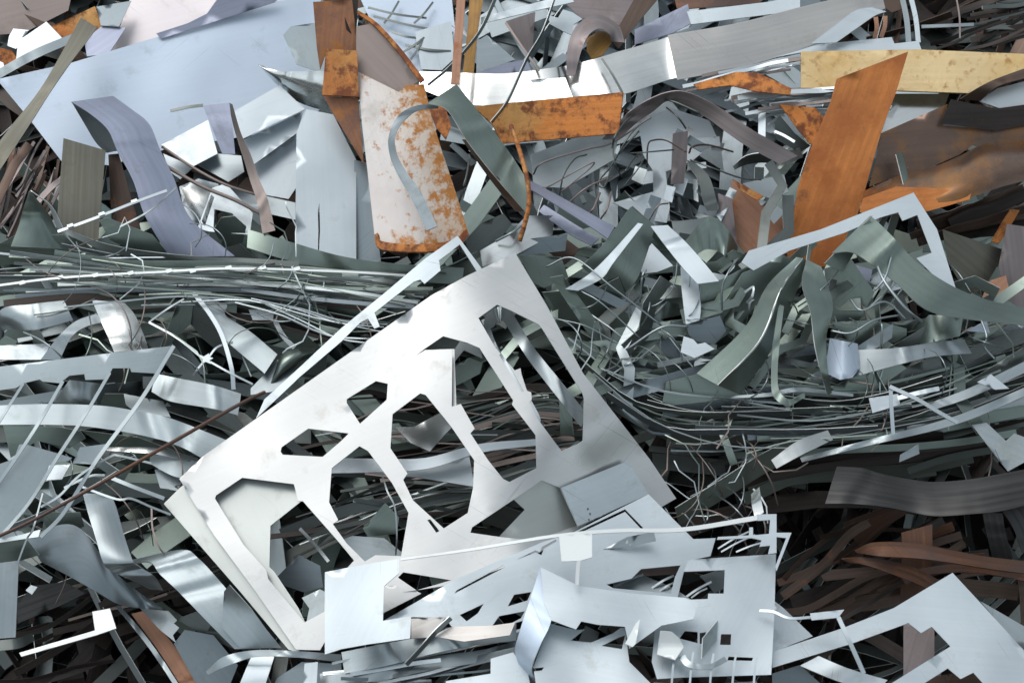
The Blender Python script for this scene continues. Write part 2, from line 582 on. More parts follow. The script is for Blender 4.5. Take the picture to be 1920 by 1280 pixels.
def reflection_ring():  # unseen dark ring, added to give the metal green-grey reflections
    verts, faces = [], []
    seg, prof = 96, [(48, -0.5), (55, 4.0), (64, 9.0), (78, 13.0), (110, 16.0)]
    for i in range(seg):
        a = 2 * math.pi * i / seg
        for r, z in prof:
            k = 1 + 0.35 * noise.noise(Vector((math.cos(a) * 3, math.sin(a) * 3, 1.0))) + 0.12 * noise.noise(Vector((math.cos(a) * 14, math.sin(a) * 14, r)))
            verts.append(Vector((r * math.cos(a), r * math.sin(a), z * k if z > 0 else z)))
    k = len(prof)
    for i in range(seg):
        j = (i + 1) % seg
        for q in range(k - 1):
            faces.append((i * k + q, j * k + q, j * k + q + 1, i * k + q + 1))
    faces = [tuple(reversed(f)) for f in faces]
    o = link_mesh('reflection_ring', verts, faces, [True] * len(faces), [(0, 0)] * len(verts), REFLECTION, origin=Vector((0, 0, 0)))
    o['kind'] = 'structure'


reflection_ring()

# ================================================================ the back of the heap, upper left
S, T, B, W = sheet, strip, bar, wire
SO, MS = 'sheet_offcut', 'metal_strip'
S(SO, 'big blue-white flat sheet at the upper left lying under the wavy violet strip', 'metal sheet', 'blue_white_sheet', -0.33,
  [(-6, 149), (134, 118), (517, 3), (600, -14), (618, 190), (560, 240), (420, 262), (310, 280), (205, 310), (115, 302), (55, 223)], g=(-0.2, -0.1), wob=.012)
S(SO, 'pinkish white scratched sheet behind the big blue-white sheet', 'metal sheet', 'pink_white_sheet', -0.42,
  [(247, -10), (560, -14), (520, 20), (300, 110), (195, 120), (218, 70)], g=(0, .1))
S(SO, 'grey-violet strip with rusty smears lying across the top of the pinkish white sheet', 'metal strip', 'violet_steel', -0.30,
  [(293, 63), (352, 44), (388, 26), (412, -8), (530, -10), (515, 5), (302, 73)], g=(-.2, -.6))
S(SO, 'small pale flap with a dark lifted edge beside the folded brown sheet', 'sheet offcut', 'light_galvanised', -0.19,
  [(531, 66), (545, 50), (610, 40), (615, 140), (556, 121)], g=(-.2, -.3))
T(MS, 'pointed curled galvanised offcut with a bright rim beside the folded brown sheet', 'metal strip', 'bright_galvanised',
  [(484, 121, 486, 124, -.08), (526, 134, 521, 161, -.05, -.13), (575, 133, 562, 193, -.02, -.14), (640, 133, 640, 217, .0, -.12)], camber=.02, wob=.002)
T(MS, 'long straight olive-grey strip slanting across the upper left corner', 'metal strip', 'olive_steel',
  [(152, 33, 182, 52, -.12), (80, 160, 112, 146, -.02), (14, 245, 45, 250, .05), (-50, 330, -22, 352, .1)], wob=.006)
S('rusty_plate', 'brown-pink plate in the very top left corner', 'rusty plate', 'taupe_steel', -0.50, [(-10, -12), (135, -12), (128, 20), (45, 62), (-10, 66)], g=(0, -.4))
S('rusty_plate', 'orange rusted plate between the brown-pink plate and the olive strip', 'rusty plate', 'flaky_orange_rust', -0.40, [(96, 50), (178, 12), (192, 50), (150, 82), (112, 72)])
S(SO, 'small blue-grey four-sided plate left of the pinkish sheet', 'sheet offcut', 'blue_grey_steel', -0.34, [(181, 13), (246, 2), (223, 50), (189, 48)], g=(0, .5))
S(SO, 'blue scuffed plate under the tip of the olive strip', 'sheet offcut', 'violet_steel', -0.33, [(158, 76), (190, 50), (236, 52), (204, 101), (163, 106)], g=(0, .5))
S(SO, 'white fan-shaped offcut left of the olive strip', 'sheet offcut', 'pale_galvanised', -0.36, [(34, 77), (87, 41), (116, 71), (70, 100), (30, 114)])
S(SO, 'small white torn offcut beside the fan-shaped one', 'sheet offcut', 'pale_galvanised', -0.40, [(17, 68), (25, 54), (54, 57), (30, 92), (14, 86)])
T(MS, 'thin grey strip running under the fan-shaped offcut', 'metal strip', 'blue_grey_steel', [(-20, 140, -14, 155, -.28), (60, 95, 68, 110, -.28), (150, 58, 156, 72, -.3)])
S('rusty_plate', 'small rounded orange piece at the left edge above the blue-white sheet', 'rusty plate', 'flaky_orange_rust', -0.42, [(-8, 88), (22, 95), (34, 112), (24, 126), (-8, 128)])
S(SO, 'pale chip at the left edge above the tip of the blue-white sheet', 'sheet offcut', 'pale_galvanised', -0.40, [(-8, 112), (6, 118), (10, 134), (-8, 146)])

# violet wavy strip and its neighbours
v = T(MS, 'wide violet-grey strip bent over at the top and running down to the left bundle', 'metal strip', 'violet_steel',
      [(134, 191, 212, 180, .10, .0), (170, 214, 248, 206, .12, .04), (202, 243, 280, 233, .14, .06), (220, 282, 300, 280, .16, .08), (250, 340, 326, 334, .16, .1),
       (272, 405, 358, 410, .14, .1), (318, 482, 440, 480, .06)], camber=.01, wob=.006)
T('folded_underside', None, None, 'blue_grey_steel', [(135, 193, 137, 192, .09), (158, 232, 176, 219, .0, .1), (180, 268, 203, 246, .0, .12), (200, 287, 219, 283, .04, .14)], parent=v)
S('olive_plate', 'upright olive-brown rectangular plate below the big blue-white sheet', 'metal plate', 'olive_steel', 0.06,
  [(119, 259), (198, 282), (184, 450), (104, 445)], g=(-.1, -.5))
S('rusty_plate', 'dark red-brown strip standing between the olive plate and the violet strip', 'rusty strip', 'brown_steel', 0.0, [(203, 290), (222, 288), (264, 430), (210, 432)], g=(.3, -.6))
k = T('angle_strip', 'small violet-grey angle profile with a long rusty edge hanging over the white panels', 'angle profile', 'violet_steel',
      [(380, 198, 430, 193, .17), (398, 242, 436, 240, .16), (417, 289, 441, 289, .14)], wob=.002)
T('rusty_edge', None, None, 'taupe_steel', [(430, 193, 436, 196, .17, .12), (440, 240, 452, 250, .15, .12), (455, 290, 471, 292, .14, .12), (468, 336, 486, 336, .12), (482, 380, 502, 374, .12), (492, 438, 516, 432, .12)], parent=k)
B('thin_prong', None, None, 'dark_steel', [(319, 208, .16), (350, 201, .17), (381, 197, .17)], 5, parent=k)
S(SO, 'bright white square offcut leaning under the small angle profile', 'sheet offcut', 'pale_galvanised', -0.02, [(302, 272), (390, 225), (408, 288), (362, 312)], g=(0, .3))
S(SO, 'grey-white offcut under the lower end of the small angle profile', 'sheet offcut', 'mid_galvanised', -0.06, [(371, 309), (408, 288), (452, 292), (458, 322), (428, 341)])
S(SO, 'white panel with a dark upper corner right of the small angle profile', 'metal sheet', 'pale_galvanised', -0.09, [(430, 214), (524, 160), (572, 205), (456, 260)], g=(-.15, .1))
S(SO, 'second white panel in the overlapping fan of panels', 'metal sheet', 'pale_galvanised', -0.14, [(455, 263), (569, 208), (556, 250), (474, 310)], g=(-.2, .05))
S(SO, 'lowest white panel with a clipped corner in the overlapping fan of panels', 'metal sheet', 'pale_galvanised', -0.19, [(472, 313), (556, 252), (560, 345), (541, 373), (500, 366)], g=(-.1, .05))
S(SO, 'tall pale blue panel with a slit left of the rust-speckled plate', 'metal sheet', 'pale_galvanised', -0.04,
  [(556, 248), (575, 205), (625, 215), (668, 300), (668, 490), (553, 490)], holes=[[(596, 395), (599, 380), (600, 432), (598, 474), (596, 474), (597, 432)]], g=(-.1, -.25))
S(SO, 'narrow pale panel tucked against the left edge of the rust-speckled plate', 'metal sheet', 'mid_galvanised', -0.08, [(664, 300), (690, 305), (714, 490), (664, 490)], g=(0, -.5))
S(SO, 'white triangular offcut under the violet strip and two thin bars', 'sheet offcut', 'pale_galvanised', -0.10, [(306, 288), (363, 313), (338, 336), (318, 322)])
S(SO, 'domed greenish offcut with dark patches left of the rusty edge of the angle profile', 'sheet offcut', 'bright_galvanised', -0.10, [(336, 350), (372, 335), (410, 345), (404, 400), (372, 428), (346, 400)], bend=lambda x, y: -.000012 * ((x - 375) ** 2 + (y - 375) ** 2))
S('punched_sheet', 'small white offcut with notched slots between the violet strip and the rusty edge', 'punched offcut', 'pale_galvanised', -0.03,
  [(398, 352), (424, 344), (474, 400), (468, 440), (392, 434), (370, 428)],
  holes=[[(370 + 8, 415), (396, 365), (402, 370), (384, 424)], [(402, 392), (436, 400), (452, 432), (400, 430)]])
S(SO, 'pale offcut with a straight lower edge below the fan of panels', 'sheet offcut', 'mid_galvanised', -0.13, [(434, 352), (500, 368), (554, 380), (554, 412), (500, 400), (440, 384)])
W('thin_rod', 'upper grey-brown rod of the two under the fan of panels', 'metal rod', 'taupe_steel', [(304, 275, .02), (360, 313, .02), (420, 345, .02), (480, 365, .0)], 3)
W('thin_rod', 'lower longer grey-brown rod of the two under the fan of panels', 'metal rod', 'taupe_steel', [(312, 312, .03), (380, 350, .03), (440, 375, .03), (492, 402, .02)], 4)
S(SO, 'dark disc-like offcut in the gap under the rods', 'sheet offcut', 'green_grey_steel', -0.02, [(400, 430), (415, 408), (440, 405), (462, 425), (455, 455), (420, 465)], g=(0, -1.5))
wr = B('notched_strip', 'thin white notched strip crossing in front of the olive plate', 'metal strip', 'pale_galvanised', [(108, 434, .30), (180, 408, .30), (250, 380, .28), (313, 357, .26)], 5)
for q, (x, y) in enumerate([(131, 424), (190, 402), (251, 378)]):
    S('tab', None, None, 'pale_galvanised', .306, [(x - 6, y - 2), (x + 5, y - 6), (x + 7, y - 1), (x - 4, y + 3)], parent=wr, wob=0)
B('thin_wire_strip', 'thin grey wire below the white notched strip', 'wire', 'mid_galvanised', [(225, 425, .25), (280, 395, .25), (330, 352, .22)], 3)
T('green_offcut', 'pointed green-grey leaf-shaped offcut rising at the left edge', 'metal strip', 'green_grey_steel', [(54, 360, 58, 361, .2), (44, 390, 88, 396, .16, .1), (36, 420, 108, 432, .12, .06), (20, 462, 140, 468, .1, .02)], camber=.03)
T(MS, 'narrow bright edge strip beside the leaf-shaped green offcut', 'metal strip', 'pale_galvanised', [(57, 358, 60, 360, .21), (90, 385, 97, 388, .18), (106, 425, 124, 440, .12), (130, 450, 150, 472, .1)])

# ================================================================ the back of the heap, upper middle
p = S('rusty_plate', 'tall rust-speckled white plate with an orange lower lip in the upper middle', 'rusty plate', 'speckled_white_rust', 0.22,
      [(670, 134), (748, 173), (762, 160), (795, 158), (808, 215), (826, 275), (851, 350), (877, 432), (850, 456), (780, 462), (712, 458), (702, 440), (690, 330), (679, 235)],
      g=(.15, .15), bend=lambda x, y: .00004 * max(0, y - 380) ** 1.5 - .0000045 * (x - 760) ** 2, thick=.008, step=14,
      edgef=lambda x, y: min((795 + (y - 158) * .3 - x) / 130, (470 - y) / 60 + (x < 740) * .2, 1.0))
T('rusty_lip', None, None, 'flaky_orange_rust', [(702, 440, 708, 436, .28), (712, 466, 716, 452, .31), (780, 472, 780, 458, .32), (852, 466, 848, 450, .31), (880, 440, 874, 428, .28)], parent=p, thick=.008)
S('taupe_plate', 'flat taupe plate with a rusty edge leaning behind the rust-speckled plate', 'rusty plate', 'taupe_steel', 0.16,
  [(668, 50), (702, 44), (745, 92), (790, 150), (748, 176), (668, 135)], g=(.2, -.5), thick=.006)
B('rusty_wire', 'orange flaking edge bar along the top of the taupe plate', 'rusty strip', 'flaky_orange_rust', [(670, 22, .2), (706, 47, .2), (750, 96, .2), (792, 152, .21)], (6, 10), thick=.006)
b = S('brown_sheet', 'folded brown sheet with an orange tab standing at the top middle', 'rusty sheet', 'warm_rust_brown', 0.14,
      [(587, 4), (660, 0), (668, 70), (668, 100), (612, 96), (600, 130), (594, 90)], g=(.2, -.9), thick=.006)
S('orange_tab', None, None, 'flaky_orange_rust', .18, [(611, 92), (669, 95), (673, 182), (604, 178)], g=(0, -.3), parent=b, thick=.006)
S('dark_curl', None, None, 'black_brown_shade_steel', .17, [(636, -8), (672, -6), (668, 72), (650, 55), (644, 20)], g=(-.8, -.4), parent=b)
S('lower_fold', None, None, 'warm_rust_brown', .12, [(606, 180), (671, 184), (682, 308), (642, 242), (618, 202)], g=(.2, -.6), parent=b)
S(SO, 'pale blue sheet covered in thin dark slivers at the top middle', 'metal sheet', 'blue_white_sheet', -0.46, [(672, -10), (846, -12), (858, 95), (836, 130), (780, 134), (700, 50)])
S(SO, 'greenish white sheet left of the tall tan strip', 'metal sheet', 'pale_galvanised', -0.43, [(778, 60), (846, 40), (852, 110), (828, 132), (790, 130)], g=(0, -.2))
for q, (a, c) in enumerate([((700, 30), (850, 62)), ((735, 60), (792, 72)), ((752, 100), (812, 56)), ((720, 44), (748, 2)), ((770, 112), (800, 60)), ((776, 44), (812, 4)), ((690, 14), (800, 34)), ((760, 84), (846, 96))]):
    B('sliver', 'thin dark sliver lying on the pale blue sheet at the top middle', 'metal sliver', 'dark_steel', [(*a, -.43), ((a[0] + c[0]) / 2, (a[1] + c[1]) / 2 + 3, -.42), (*c, -.43)], 3.5, group='slivers on the pale blue sheet')
T('rusty_strip', 'tall narrow tan strip standing upright right of the pale blue sheet', 'rusty strip', 'pink_rust', [(857, -12, 873, -12, .12), (851, 80, 867, 80, .15), (845, 158, 861, 158, .17)])
T('rusty_strip', 'brown and golden upright strip beside the tall tan one', 'rusty strip', 'ochre_rust', [(881, -12, 908, -12, -.05), (876, 60, 896, 60, -.03), (867, 140, 888, 140, -.02)])
T(MS, 'pale strip slanting to the top edge right of the golden upright strip', 'metal strip', 'pale_galvanised', [(902, 33, 902, 45, -.1), (980, 12, 984, 25, -.1), (1070, -12, 1076, 4, -.1)])
S('brown_plate', 'dull brown triangular plate below the pale slanting strip', 'rusty plate', 'brown_violet_steel', -0.30, [(949, 40), (1004, 22), (998, 100), (990, 108)], g=(0, -.6))
S(SO, 'blue-grey sheet under the dull brown triangular plate', 'sheet offcut', 'blue_grey_steel', -0.30, [(894, 78), (913, 66), (966, 112), (893, 138)], g=(0, .3))
S(SO, 'grey-violet wedge above the white curved band', 'sheet offcut', 'violet_steel', -0.22, [(893, 136), (950, 118), (988, 112), (1000, 140), (910, 146)], g=(0, -.3))
S('crumpled_offcut', 'crumpled white jagged offcut in the dark gap at the top middle', 'sheet offcut', 'pale_galvanised', -0.2, [(1026, 28), (1046, 34), (1056, 18), (1074, 24), (1092, 36), (1076, 46), (1072, 66), (1054, 58), (1032, 46)], wob=.03)
T('brown_arch', 'brown arched strip curling over a golden scoop at the top middle', 'rusty strip', 'brown_violet_steel', [(1062, 142, 1078, 142, .05), (1064, 92, 1090, 96, .06), (1080, 50, 1104, 66, .03, .07), (1118, 28, 1124, 54, -.02, .06), (1158, 46, 1142, 64, -.02, .05), (1172, 80, 1146, 78, 0)])
S('scoop', 'golden-brown scoop-shaped scrap under the brown arched strip', 'rusty scrap', 'ochre_rust', -0.02, [(1100, 72), (1124, 58), (1150, 62), (1146, 82), (1130, 104), (1110, 112), (1100, 96)], bend=lambda x, y: -.00001 * ((x - 1124) ** 2 + (y - 82) ** 2) + .0008 * (y - 82))
T('rusty_strip', 'brown strip slanting to the top edge right of the brown arched strip', 'rusty strip', 'brown_steel', [(1196, -14, 1244, -14, -.12), (1166, 40, 1192, 48, -.08), (1144, 76, 1160, 92, -.05)])
S('brown_plate', 'broad brown-violet plate along the top edge above the brown arch', 'rusty plate', 'brown_violet_steel', -0.28, [(1040, -14), (1204, -14), (1166, 48), (1088, 34)], g=(0, -.5))
S(SO, 'violet-grey panel right of the brown slanting strip at the top', 'sheet offcut', 'violet_steel', -0.22, [(1190, 56), (1290, 8), (1296, 44), (1262, 62), (1190, 84)], g=(0, .2))
T(MS, 'bright mirror-like curved band running behind the orange rusted plate', 'metal strip', 'bright_galvanised',
  [(786, 134, 786, 166, -.02), (850, 136, 850, 190, .0, .015), (900, 138, 905, 198, .02, .04), (960, 137, 985, 196, .03, .045), (1030, 128, 1050, 186, .035, .05), (1060, 124, 1085, 182, .03, .015), (1110, 112, 1130, 178, .03, .05), (1160, 97, 1175, 175, .02, .05), (1230, 77, 1246, 152, .02, .01), (1262, 66, 1276, 144, .02, .03)], wob=.012)
S(SO, 'bright curved flap on the mirror-like band with a dark edge', 'sheet offcut', 'bright_galvanised', 0.06, [(952, 194), (966, 166), (986, 150), (1060, 146), (1076, 188), (1000, 196)], bend=lambda x, y: .0004 * (y - 194), g=(.5, 0))
T(MS, 'long warm grey brushed band sweeping up to the top edge', 'metal strip', 'warm_brushed_sheet',
  [(1252, 66, 1270, 150, .06), (1380, 44, 1400, 124, .05, .03), (1500, 14, 1530, 82, .04, .02), (1600, -10, 1608, 42, .02), (1652, -16, 1660, 16, .0)], wob=.003)
S(SO, 'thin pale blue sheet edge under the top of the brushed band', 'sheet offcut', 'pale_galvanised', -0.05, [(1288, 22), (1440, 4), (1500, -8), (1500, 20), (1296, 46)])
q = S('rusty_plate', 'flaky orange rusted rectangular plate in front of the mirror-like band', 'rusty plate', 'flaky_orange_rust', 0.14,
      [(888, 200), (935, 195), (1050, 184), (1168, 173), (1160, 250), (1050, 260), (942, 269), (924, 234)], g=(0, -.5), thick=.006, bend=lambda x, y: .0000025 * (x - 1020) ** 2)
S('rusty_plate', 'small crumbling orange piece between the speckled plate and the dark slanting strip', 'rusty plate', 'flaky_orange_rust', 0.20, [(800, 196), (832, 192), (846, 236), (836, 262), (818, 240)], wob=.02)
d = T(MS, 'dark green-grey strip slanting down in front of the orange rusted plate', 'metal strip', 'green_grey_steel',
      [(801, 194, 856, 158, .36), (838, 206, 888, 198, .36, .33), (876, 264, 914, 232, .34, .31), (926, 328, 954, 284, .32, .29), (986, 398, 990, 340, .3)], wob=.004)
T('brown_side', None, None, 'brown_steel', [(866, 262, 878, 262, .26, .33), (914, 330, 930, 330, .26, .31), (966, 396, 990, 396, .26, .29)], parent=d)
T(MS, 'thin grey strap curling down over the rust-speckled plate', 'metal strap', 'blue_grey_steel',
  [(822, 196, 822, 203, .33), (782, 198, 784, 208, .36), (748, 216, 756, 228, .37), (729, 254, 741, 258, .37), (731, 292, 745, 290, .36), (746, 328, 762, 322, .36), (772, 374, 790, 362, .37), (800, 432, 820, 424, .38)], wob=.002)
W('rusty_rod', 'bent orange rusty rod hanging at the tip of the dark slanting strip', 'metal rod', 'flaky_orange_rust', [(958, 236, .28), (974, 282, .36), (988, 334, .4), (992, 374, .4), (986, 412, .38), (974, 452, .34)], 4.5)
B(MS, 'thin dark twisted strip crossing the mirror-like band', 'metal strip', 'dark_steel', [(1042, -6, -.05), (1018, 60, .0), (988, 112, .1), (952, 190, .2), (922, 230, .25)], (3, 5), tilt=.01)
B(MS, 'thin dark strip slanting across the left end of the mirror-like band', 'metal strip', 'dark_steel', [(932, -8, -.05), (900, 60, -.02), (850, 120, .05), (803, 160, .1)], (6, 4), tilt=.006)
B(MS, 'thin brown strip ending on the mirror-like band below the brown triangle', 'metal strip', 'taupe_steel', [(948, 42, -.1), (976, 84, -.05), (1010, 132, .06)], 4)
B(MS, 'thin dark strip bent down over the right of the mirror-like band', 'metal strip', 'dark_steel', [(1128, 110, .08), (1148, 140, .1), (1166, 172, .16)], 5)
B(MS, 'long thin violet strip running down right of the orange rod', 'metal strip', 'violet_steel', [(992, 345, .2), (1060, 384, .22), (1120, 420, .24), (1146, 436, .24)], (14, 26), tilt=.02)
T('brown_arch', 'long brown-violet arched strip over the tangle of wires', 'rusty strip', 'brown_violet_steel',
  [(1128, 262, 1162, 262, .06), (1166, 222, 1188, 236, .12, .08), (1204, 194, 1224, 210, .16, .1), (1250, 174, 1252, 190, .18, .12), (1290, 174, 1280, 196, .2, .14), (1348, 202, 1326, 222, .2, .15), (1414, 246, 1390, 268, .2, .16), (1496, 292, 1462, 308, .16, .14)], wob=.003)
# grey offcuts beneath the wires
S(SO, 'broad blue-grey sheet under the wire loops right of the orange rod', 'sheet offcut', 'mid_galvanised', -0.12, [(996, 290), (1090, 254), (1160, 254), (1150, 300), (1060, 352), (1000, 350)], g=(0, .6))
S(SO, 'pale grey sheet at the centre of the tangle of wires', 'sheet offcut', 'pale_galvanised', -0.16, [(1196, 220), (1262, 204), (1330, 226), (1346, 262), (1300, 300), (1230, 330), (1206, 290)])
S(SO, 'light grey rectangular offcut under the tangle of wires', 'sheet offcut', 'pale_galvanised', -0.15, [(1206, 322), (1232, 320), (1236, 340), (1206, 346)])
S(SO, 'pale upright strip-like offcut in the tangle of wires', 'sheet offcut', 'pale_galvanised', -0.1, [(1224, 290), (1244, 286), (1256, 390), (1250, 418), (1226, 414)])
S(SO, 'grey sheet at the bottom of the tangle beside the green peak', 'sheet offcut', 'pale_galvanised', -0.12, [(1150, 380), (1252, 352), (1256, 412), (1226, 430), (1190, 400)])
S(SO, 'dark brown vertical plate in the middle of the tangle', 'rusty plate', 'brown_violet_steel', -0.02, [(1262, 250), (1290, 246), (1288, 300), (1282, 344), (1258, 346)], g=(-.6, -.6))
T(MS, 'wide dark band curving down in the tangle of wires', 'metal strip', 'dark_steel', [(1288, 300, 1300, 304, .02), (1296, 318, 1318, 318, .04), (1310, 340, 1332, 336, .05), (1318, 376, 1342, 370, .05), (1326, 396, 1346, 394, .04)])
T(MS, 'dark leaf-like curl below the right leg of the long arched strip', 'metal strip', 'dark_steel', [(1374, 312, 1378, 318, .02), (1400, 292, 1404, 308, .04, .0), (1440, 288, 1440, 306, .05, .0), (1476, 306, 1462, 318, .03)])
S(SO, 'grey fan of offcuts at the left foot of the tall orange plate', 'sheet offcut', 'mid_galvanised', 0.0, [(1392, 344), (1430, 336), (1470, 326), (1478, 360), (1450, 374), (1420, 364)])
S('brown_plate', 'pink-brown plate left of the foot of the tall orange plate', 'rusty plate', 'pink_rust', -0.02, [(1372, 338), (1400, 350), (1440, 392), (1486, 420), (1486, 476), (1396, 474), (1368, 440)], wob=.02, g=(0, -.5))
S('brown_plate', 'violet-brown upright offcut beside the pink-brown plate', 'rusty plate', 'brown_violet_steel', 0.02, [(1346, 362), (1372, 372), (1384, 470), (1352, 430)], g=(.4, -.8))
S('rusty_plate', 'small orange chip on the pink-brown plate', 'rusty plate', 'flaky_orange_rust', 0.05, [(1374, 336), (1400, 350), (1432, 368), (1420, 376), (1390, 358)])

# ================================================================ the back of the heap, upper right
S('rusty_plate', 'tall smooth orange rusted plate standing at the upper right', 'rusty plate', 'orange_rust', 0.13,
  [(1569, 148), (1703, 97), (1681, 171), (1654, 242), (1637, 302), (1622, 356), (1608, 400), (1590, 500), (1474, 500), (1484, 430), (1496, 353), (1515, 292), (1558, 190)], g=(-.1, -.55), thick=.006, wob=.004)
S('cream_board', 'cream-yellow rust-flecked board behind the tall orange plate', 'rusty board', 'cream_rust', 0.08,
  [(1502, 97), (1720, 93), (1960, 103), (1960, 122), (1824, 175), (1680, 170), (1502, 165)], g=(0, -.4), thick=.008, wob=.004)
S(SO, 'bright white thin sheet lying above the cream board', 'metal sheet', 'pale_galvanised', 0.02, [(1430, 112), (1520, 85), (1672, 70), (1677, 82), (1722, 77), (1728, 94), (1500, 99)], g=(0, .3))
T(MS, 'pale strip bent up to the end of the brushed band', 'metal strip', 'pale_galvanised', [(1520, 82, 1568, 80, .05), (1568, 46, 1608, 52, .06), (1604, 20, 1640, 30, .06), (1634, 14, 1662, 22, .05)])
S('rusty_strip', 'orange rusty strip bent down left of the cream board', 'rusty strip', 'flaky_orange_rust', 0.10, [(1300, 158), (1380, 135), (1422, 137), (1484, 166), (1482, 178), (1420, 172), (1368, 160), (1310, 168)], g=(0, .2))
S('rusty_strip', 'orange strip with pale flakes running under the tall orange plate', 'rusty strip', 'flaky_orange_rust', 0.05, [(1462, 196), (1528, 202), (1545, 220), (1535, 244), (1522, 274), (1498, 246)], g=(0, -.3))
S(SO, 'white narrow panel under the orange bent strip', 'sheet offcut', 'pale_galvanised', -0.06, [(1276, 162), (1378, 146), (1374, 162), (1310, 182)])
S(SO, 'dark green hollow offcut left of the flaked orange strip', 'sheet offcut', 'dark_steel', -0.04, [(1450, 232), (1462, 216), (1490, 250), (1520, 274), (1500, 286), (1456, 262)], g=(0, -1))
S(SO, 'pale triangle beside the dark hollow offcut', 'sheet offcut', 'pale_galvanised', -0.02, [(1424, 244), (1452, 222), (1454, 252)])
B(MS, 'small white bar leaning in the dark hollow offcut', 'metal strip', 'pale_galvanised', [(1452, 246, .03), (1470, 254, .04), (1490, 266, .05)], 5)
S('brown_sheet', 'large dark brown sheet right of the tall orange plate', 'rusty sheet', 'shiny_brown_steel', 0.06, [(1654, 249), (1777, 195), (1768, 236), (1880, 243), (1970, 210), (1970, 320), (1824, 272), (1800, 290), (1740, 316), (1683, 330), (1630, 350)], g=(.1, -.8), wob=.012, thick=.005)
T('brown_sheet', 'curled glossy brown sheet with an orange lower end', 'rusty sheet', 'shiny_brown_steel',
  [(1620, 358, 1606, 410, .14, .2), (1684, 330, 1680, 396, .15, .22), (1750, 313, 1742, 394, .15, .24), (1804, 290, 1815, 372, .16, .26), (1850, 270, 1880, 350, .14, .24), (1960, 262, 1960, 330, .12, .2)], camber=.05, cols=8, thick=.005)
S('rusty_plate', 'orange lower corner plate under the curled glossy brown sheet', 'rusty plate', 'orange_rust', 0.25, [(1618, 372), (1680, 350), (1740, 352), (1822, 360), (1818, 374), (1740, 396), (1640, 404), (1612, 398)], g=(.1, -.3))
S('brown_box', 'very dark brown folded strip on top of the large brown sheet', 'rusty strip', 'black_brown_shade_steel', 0.16, [(1784, 187), (1868, 204), (1970, 190), (1970, 226), (1868, 245), (1762, 232)], g=(0, -1.2), thick=.005)
T('brown_arch', 'brown strip arching in from the right edge below the cream board', 'rusty strip', 'brown_steel', [(1800, 186, 1838, 190, .1), (1850, 156, 1868, 164, .16), (1900, 136, 1910, 150, .16), (1970, 112, 1970, 136, .16)])
S(SO, 'pale blue sheet at the right edge under the arching brown strip', 'sheet offcut', 'pale_galvanised', 0.02, [(1836, 190), (1870, 166), (1970, 140), (1970, 205), (1880, 205)])
S(SO, 'curved galvanised offcut between the tall orange plate and the brown sheet', 'sheet offcut', 'bright_galvanised', 0.0, [(1678, 176), (1780, 176), (1772, 198), (1652, 250)], bend=lambda x, y: .0004 * (y - 210), g=(0, -.6))
for q, (x0, y0, x1, y1, w) in enumerate([(1690, -12, 1704, 84, 10), (1706, -12, 1722, 80, 9), (1660, 30, 1652, 70, 8), (1642, 32, 1640, 72, 8), (1792, -10, 1800, 72, 3)]):
    B(['steel_rod', 'steel_rod', 'rusty_strip', 'rusty_strip', 'wire'][q], ['broad grey upright bar by the dark top right corner', 'second grey upright bar with a bent foot at the top right', 'tan upright strip left of the grey upright bars',
      'second tan upright strip left of the grey upright bars', 'thin hooked wire hanging in the dark top right corner'][q], ['metal bar', 'metal bar', 'rusty strip', 'rusty strip', 'wire'][q], ['mid_galvanised', 'pale_galvanised', 'pink_rust', 'pink_rust', 'taupe_steel'][q],
      [(x0, y0, -.12), ((x0 + x1) / 2 + 3, (y0 + y1) / 2, -.1), (x1, y1, -.08)], w, up=.0)
B('steel_rod', 'grey level bar in front of the dark top right corner', 'metal bar', 'mid_galvanised', [(1728, 50, -.15), (1780, 48, -.15), (1826, 46, -.16)], 6)
S('rusty_plate', 'rust-brown crumbs along the top edge right of the slanting brown strip', 'rusty scrap', 'rust_brown', -0.30, [(1262, -14), (1450, -14), (1420, 8), (1300, 16), (1270, 20)], wob=.05)
S('brown_plate', 'brown offcut by the end of the brushed band', 'rusty plate', 'brown_steel', -0.12, [(1640, -14), (1690, -14), (1700, 14), (1672, 24), (1650, 8)])
S('dark_plate', 'warm dark grey rectangular plate at the right edge under the brown bundle', 'metal plate', 'olive_steel', 0.04, [(1767, 430), (1887, 470), (1850, 532), (1822, 556), (1800, 530), (1778, 492)], g=(-.3, -1.0))
S('brown_plate', 'brown-grey upright strip at the right edge beside the dark grey plate', 'rusty strip', 'brown_violet_steel', 0.06, [(1888, 420), (1960, 430), (1960, 590), (1910, 575), (1884, 560), (1872, 500)], g=(0, -.8))
S('rusty_plate', 'small orange-brown scrap at the lower end of the dark grey plate', 'rusty plate', 'pink_rust', 0.07, [(1856, 526), (1886, 516), (1892, 540), (1870, 566), (1840, 560)])
T('rusty_strip', 'orange strip slanting at the right edge above the dark grey plate', 'rusty strip', 'flaky_orange_rust', [(1894, 392, 1912, 394, .1), (1874, 424, 1890, 432, .1), (1858, 452, 1872, 458, .1)])

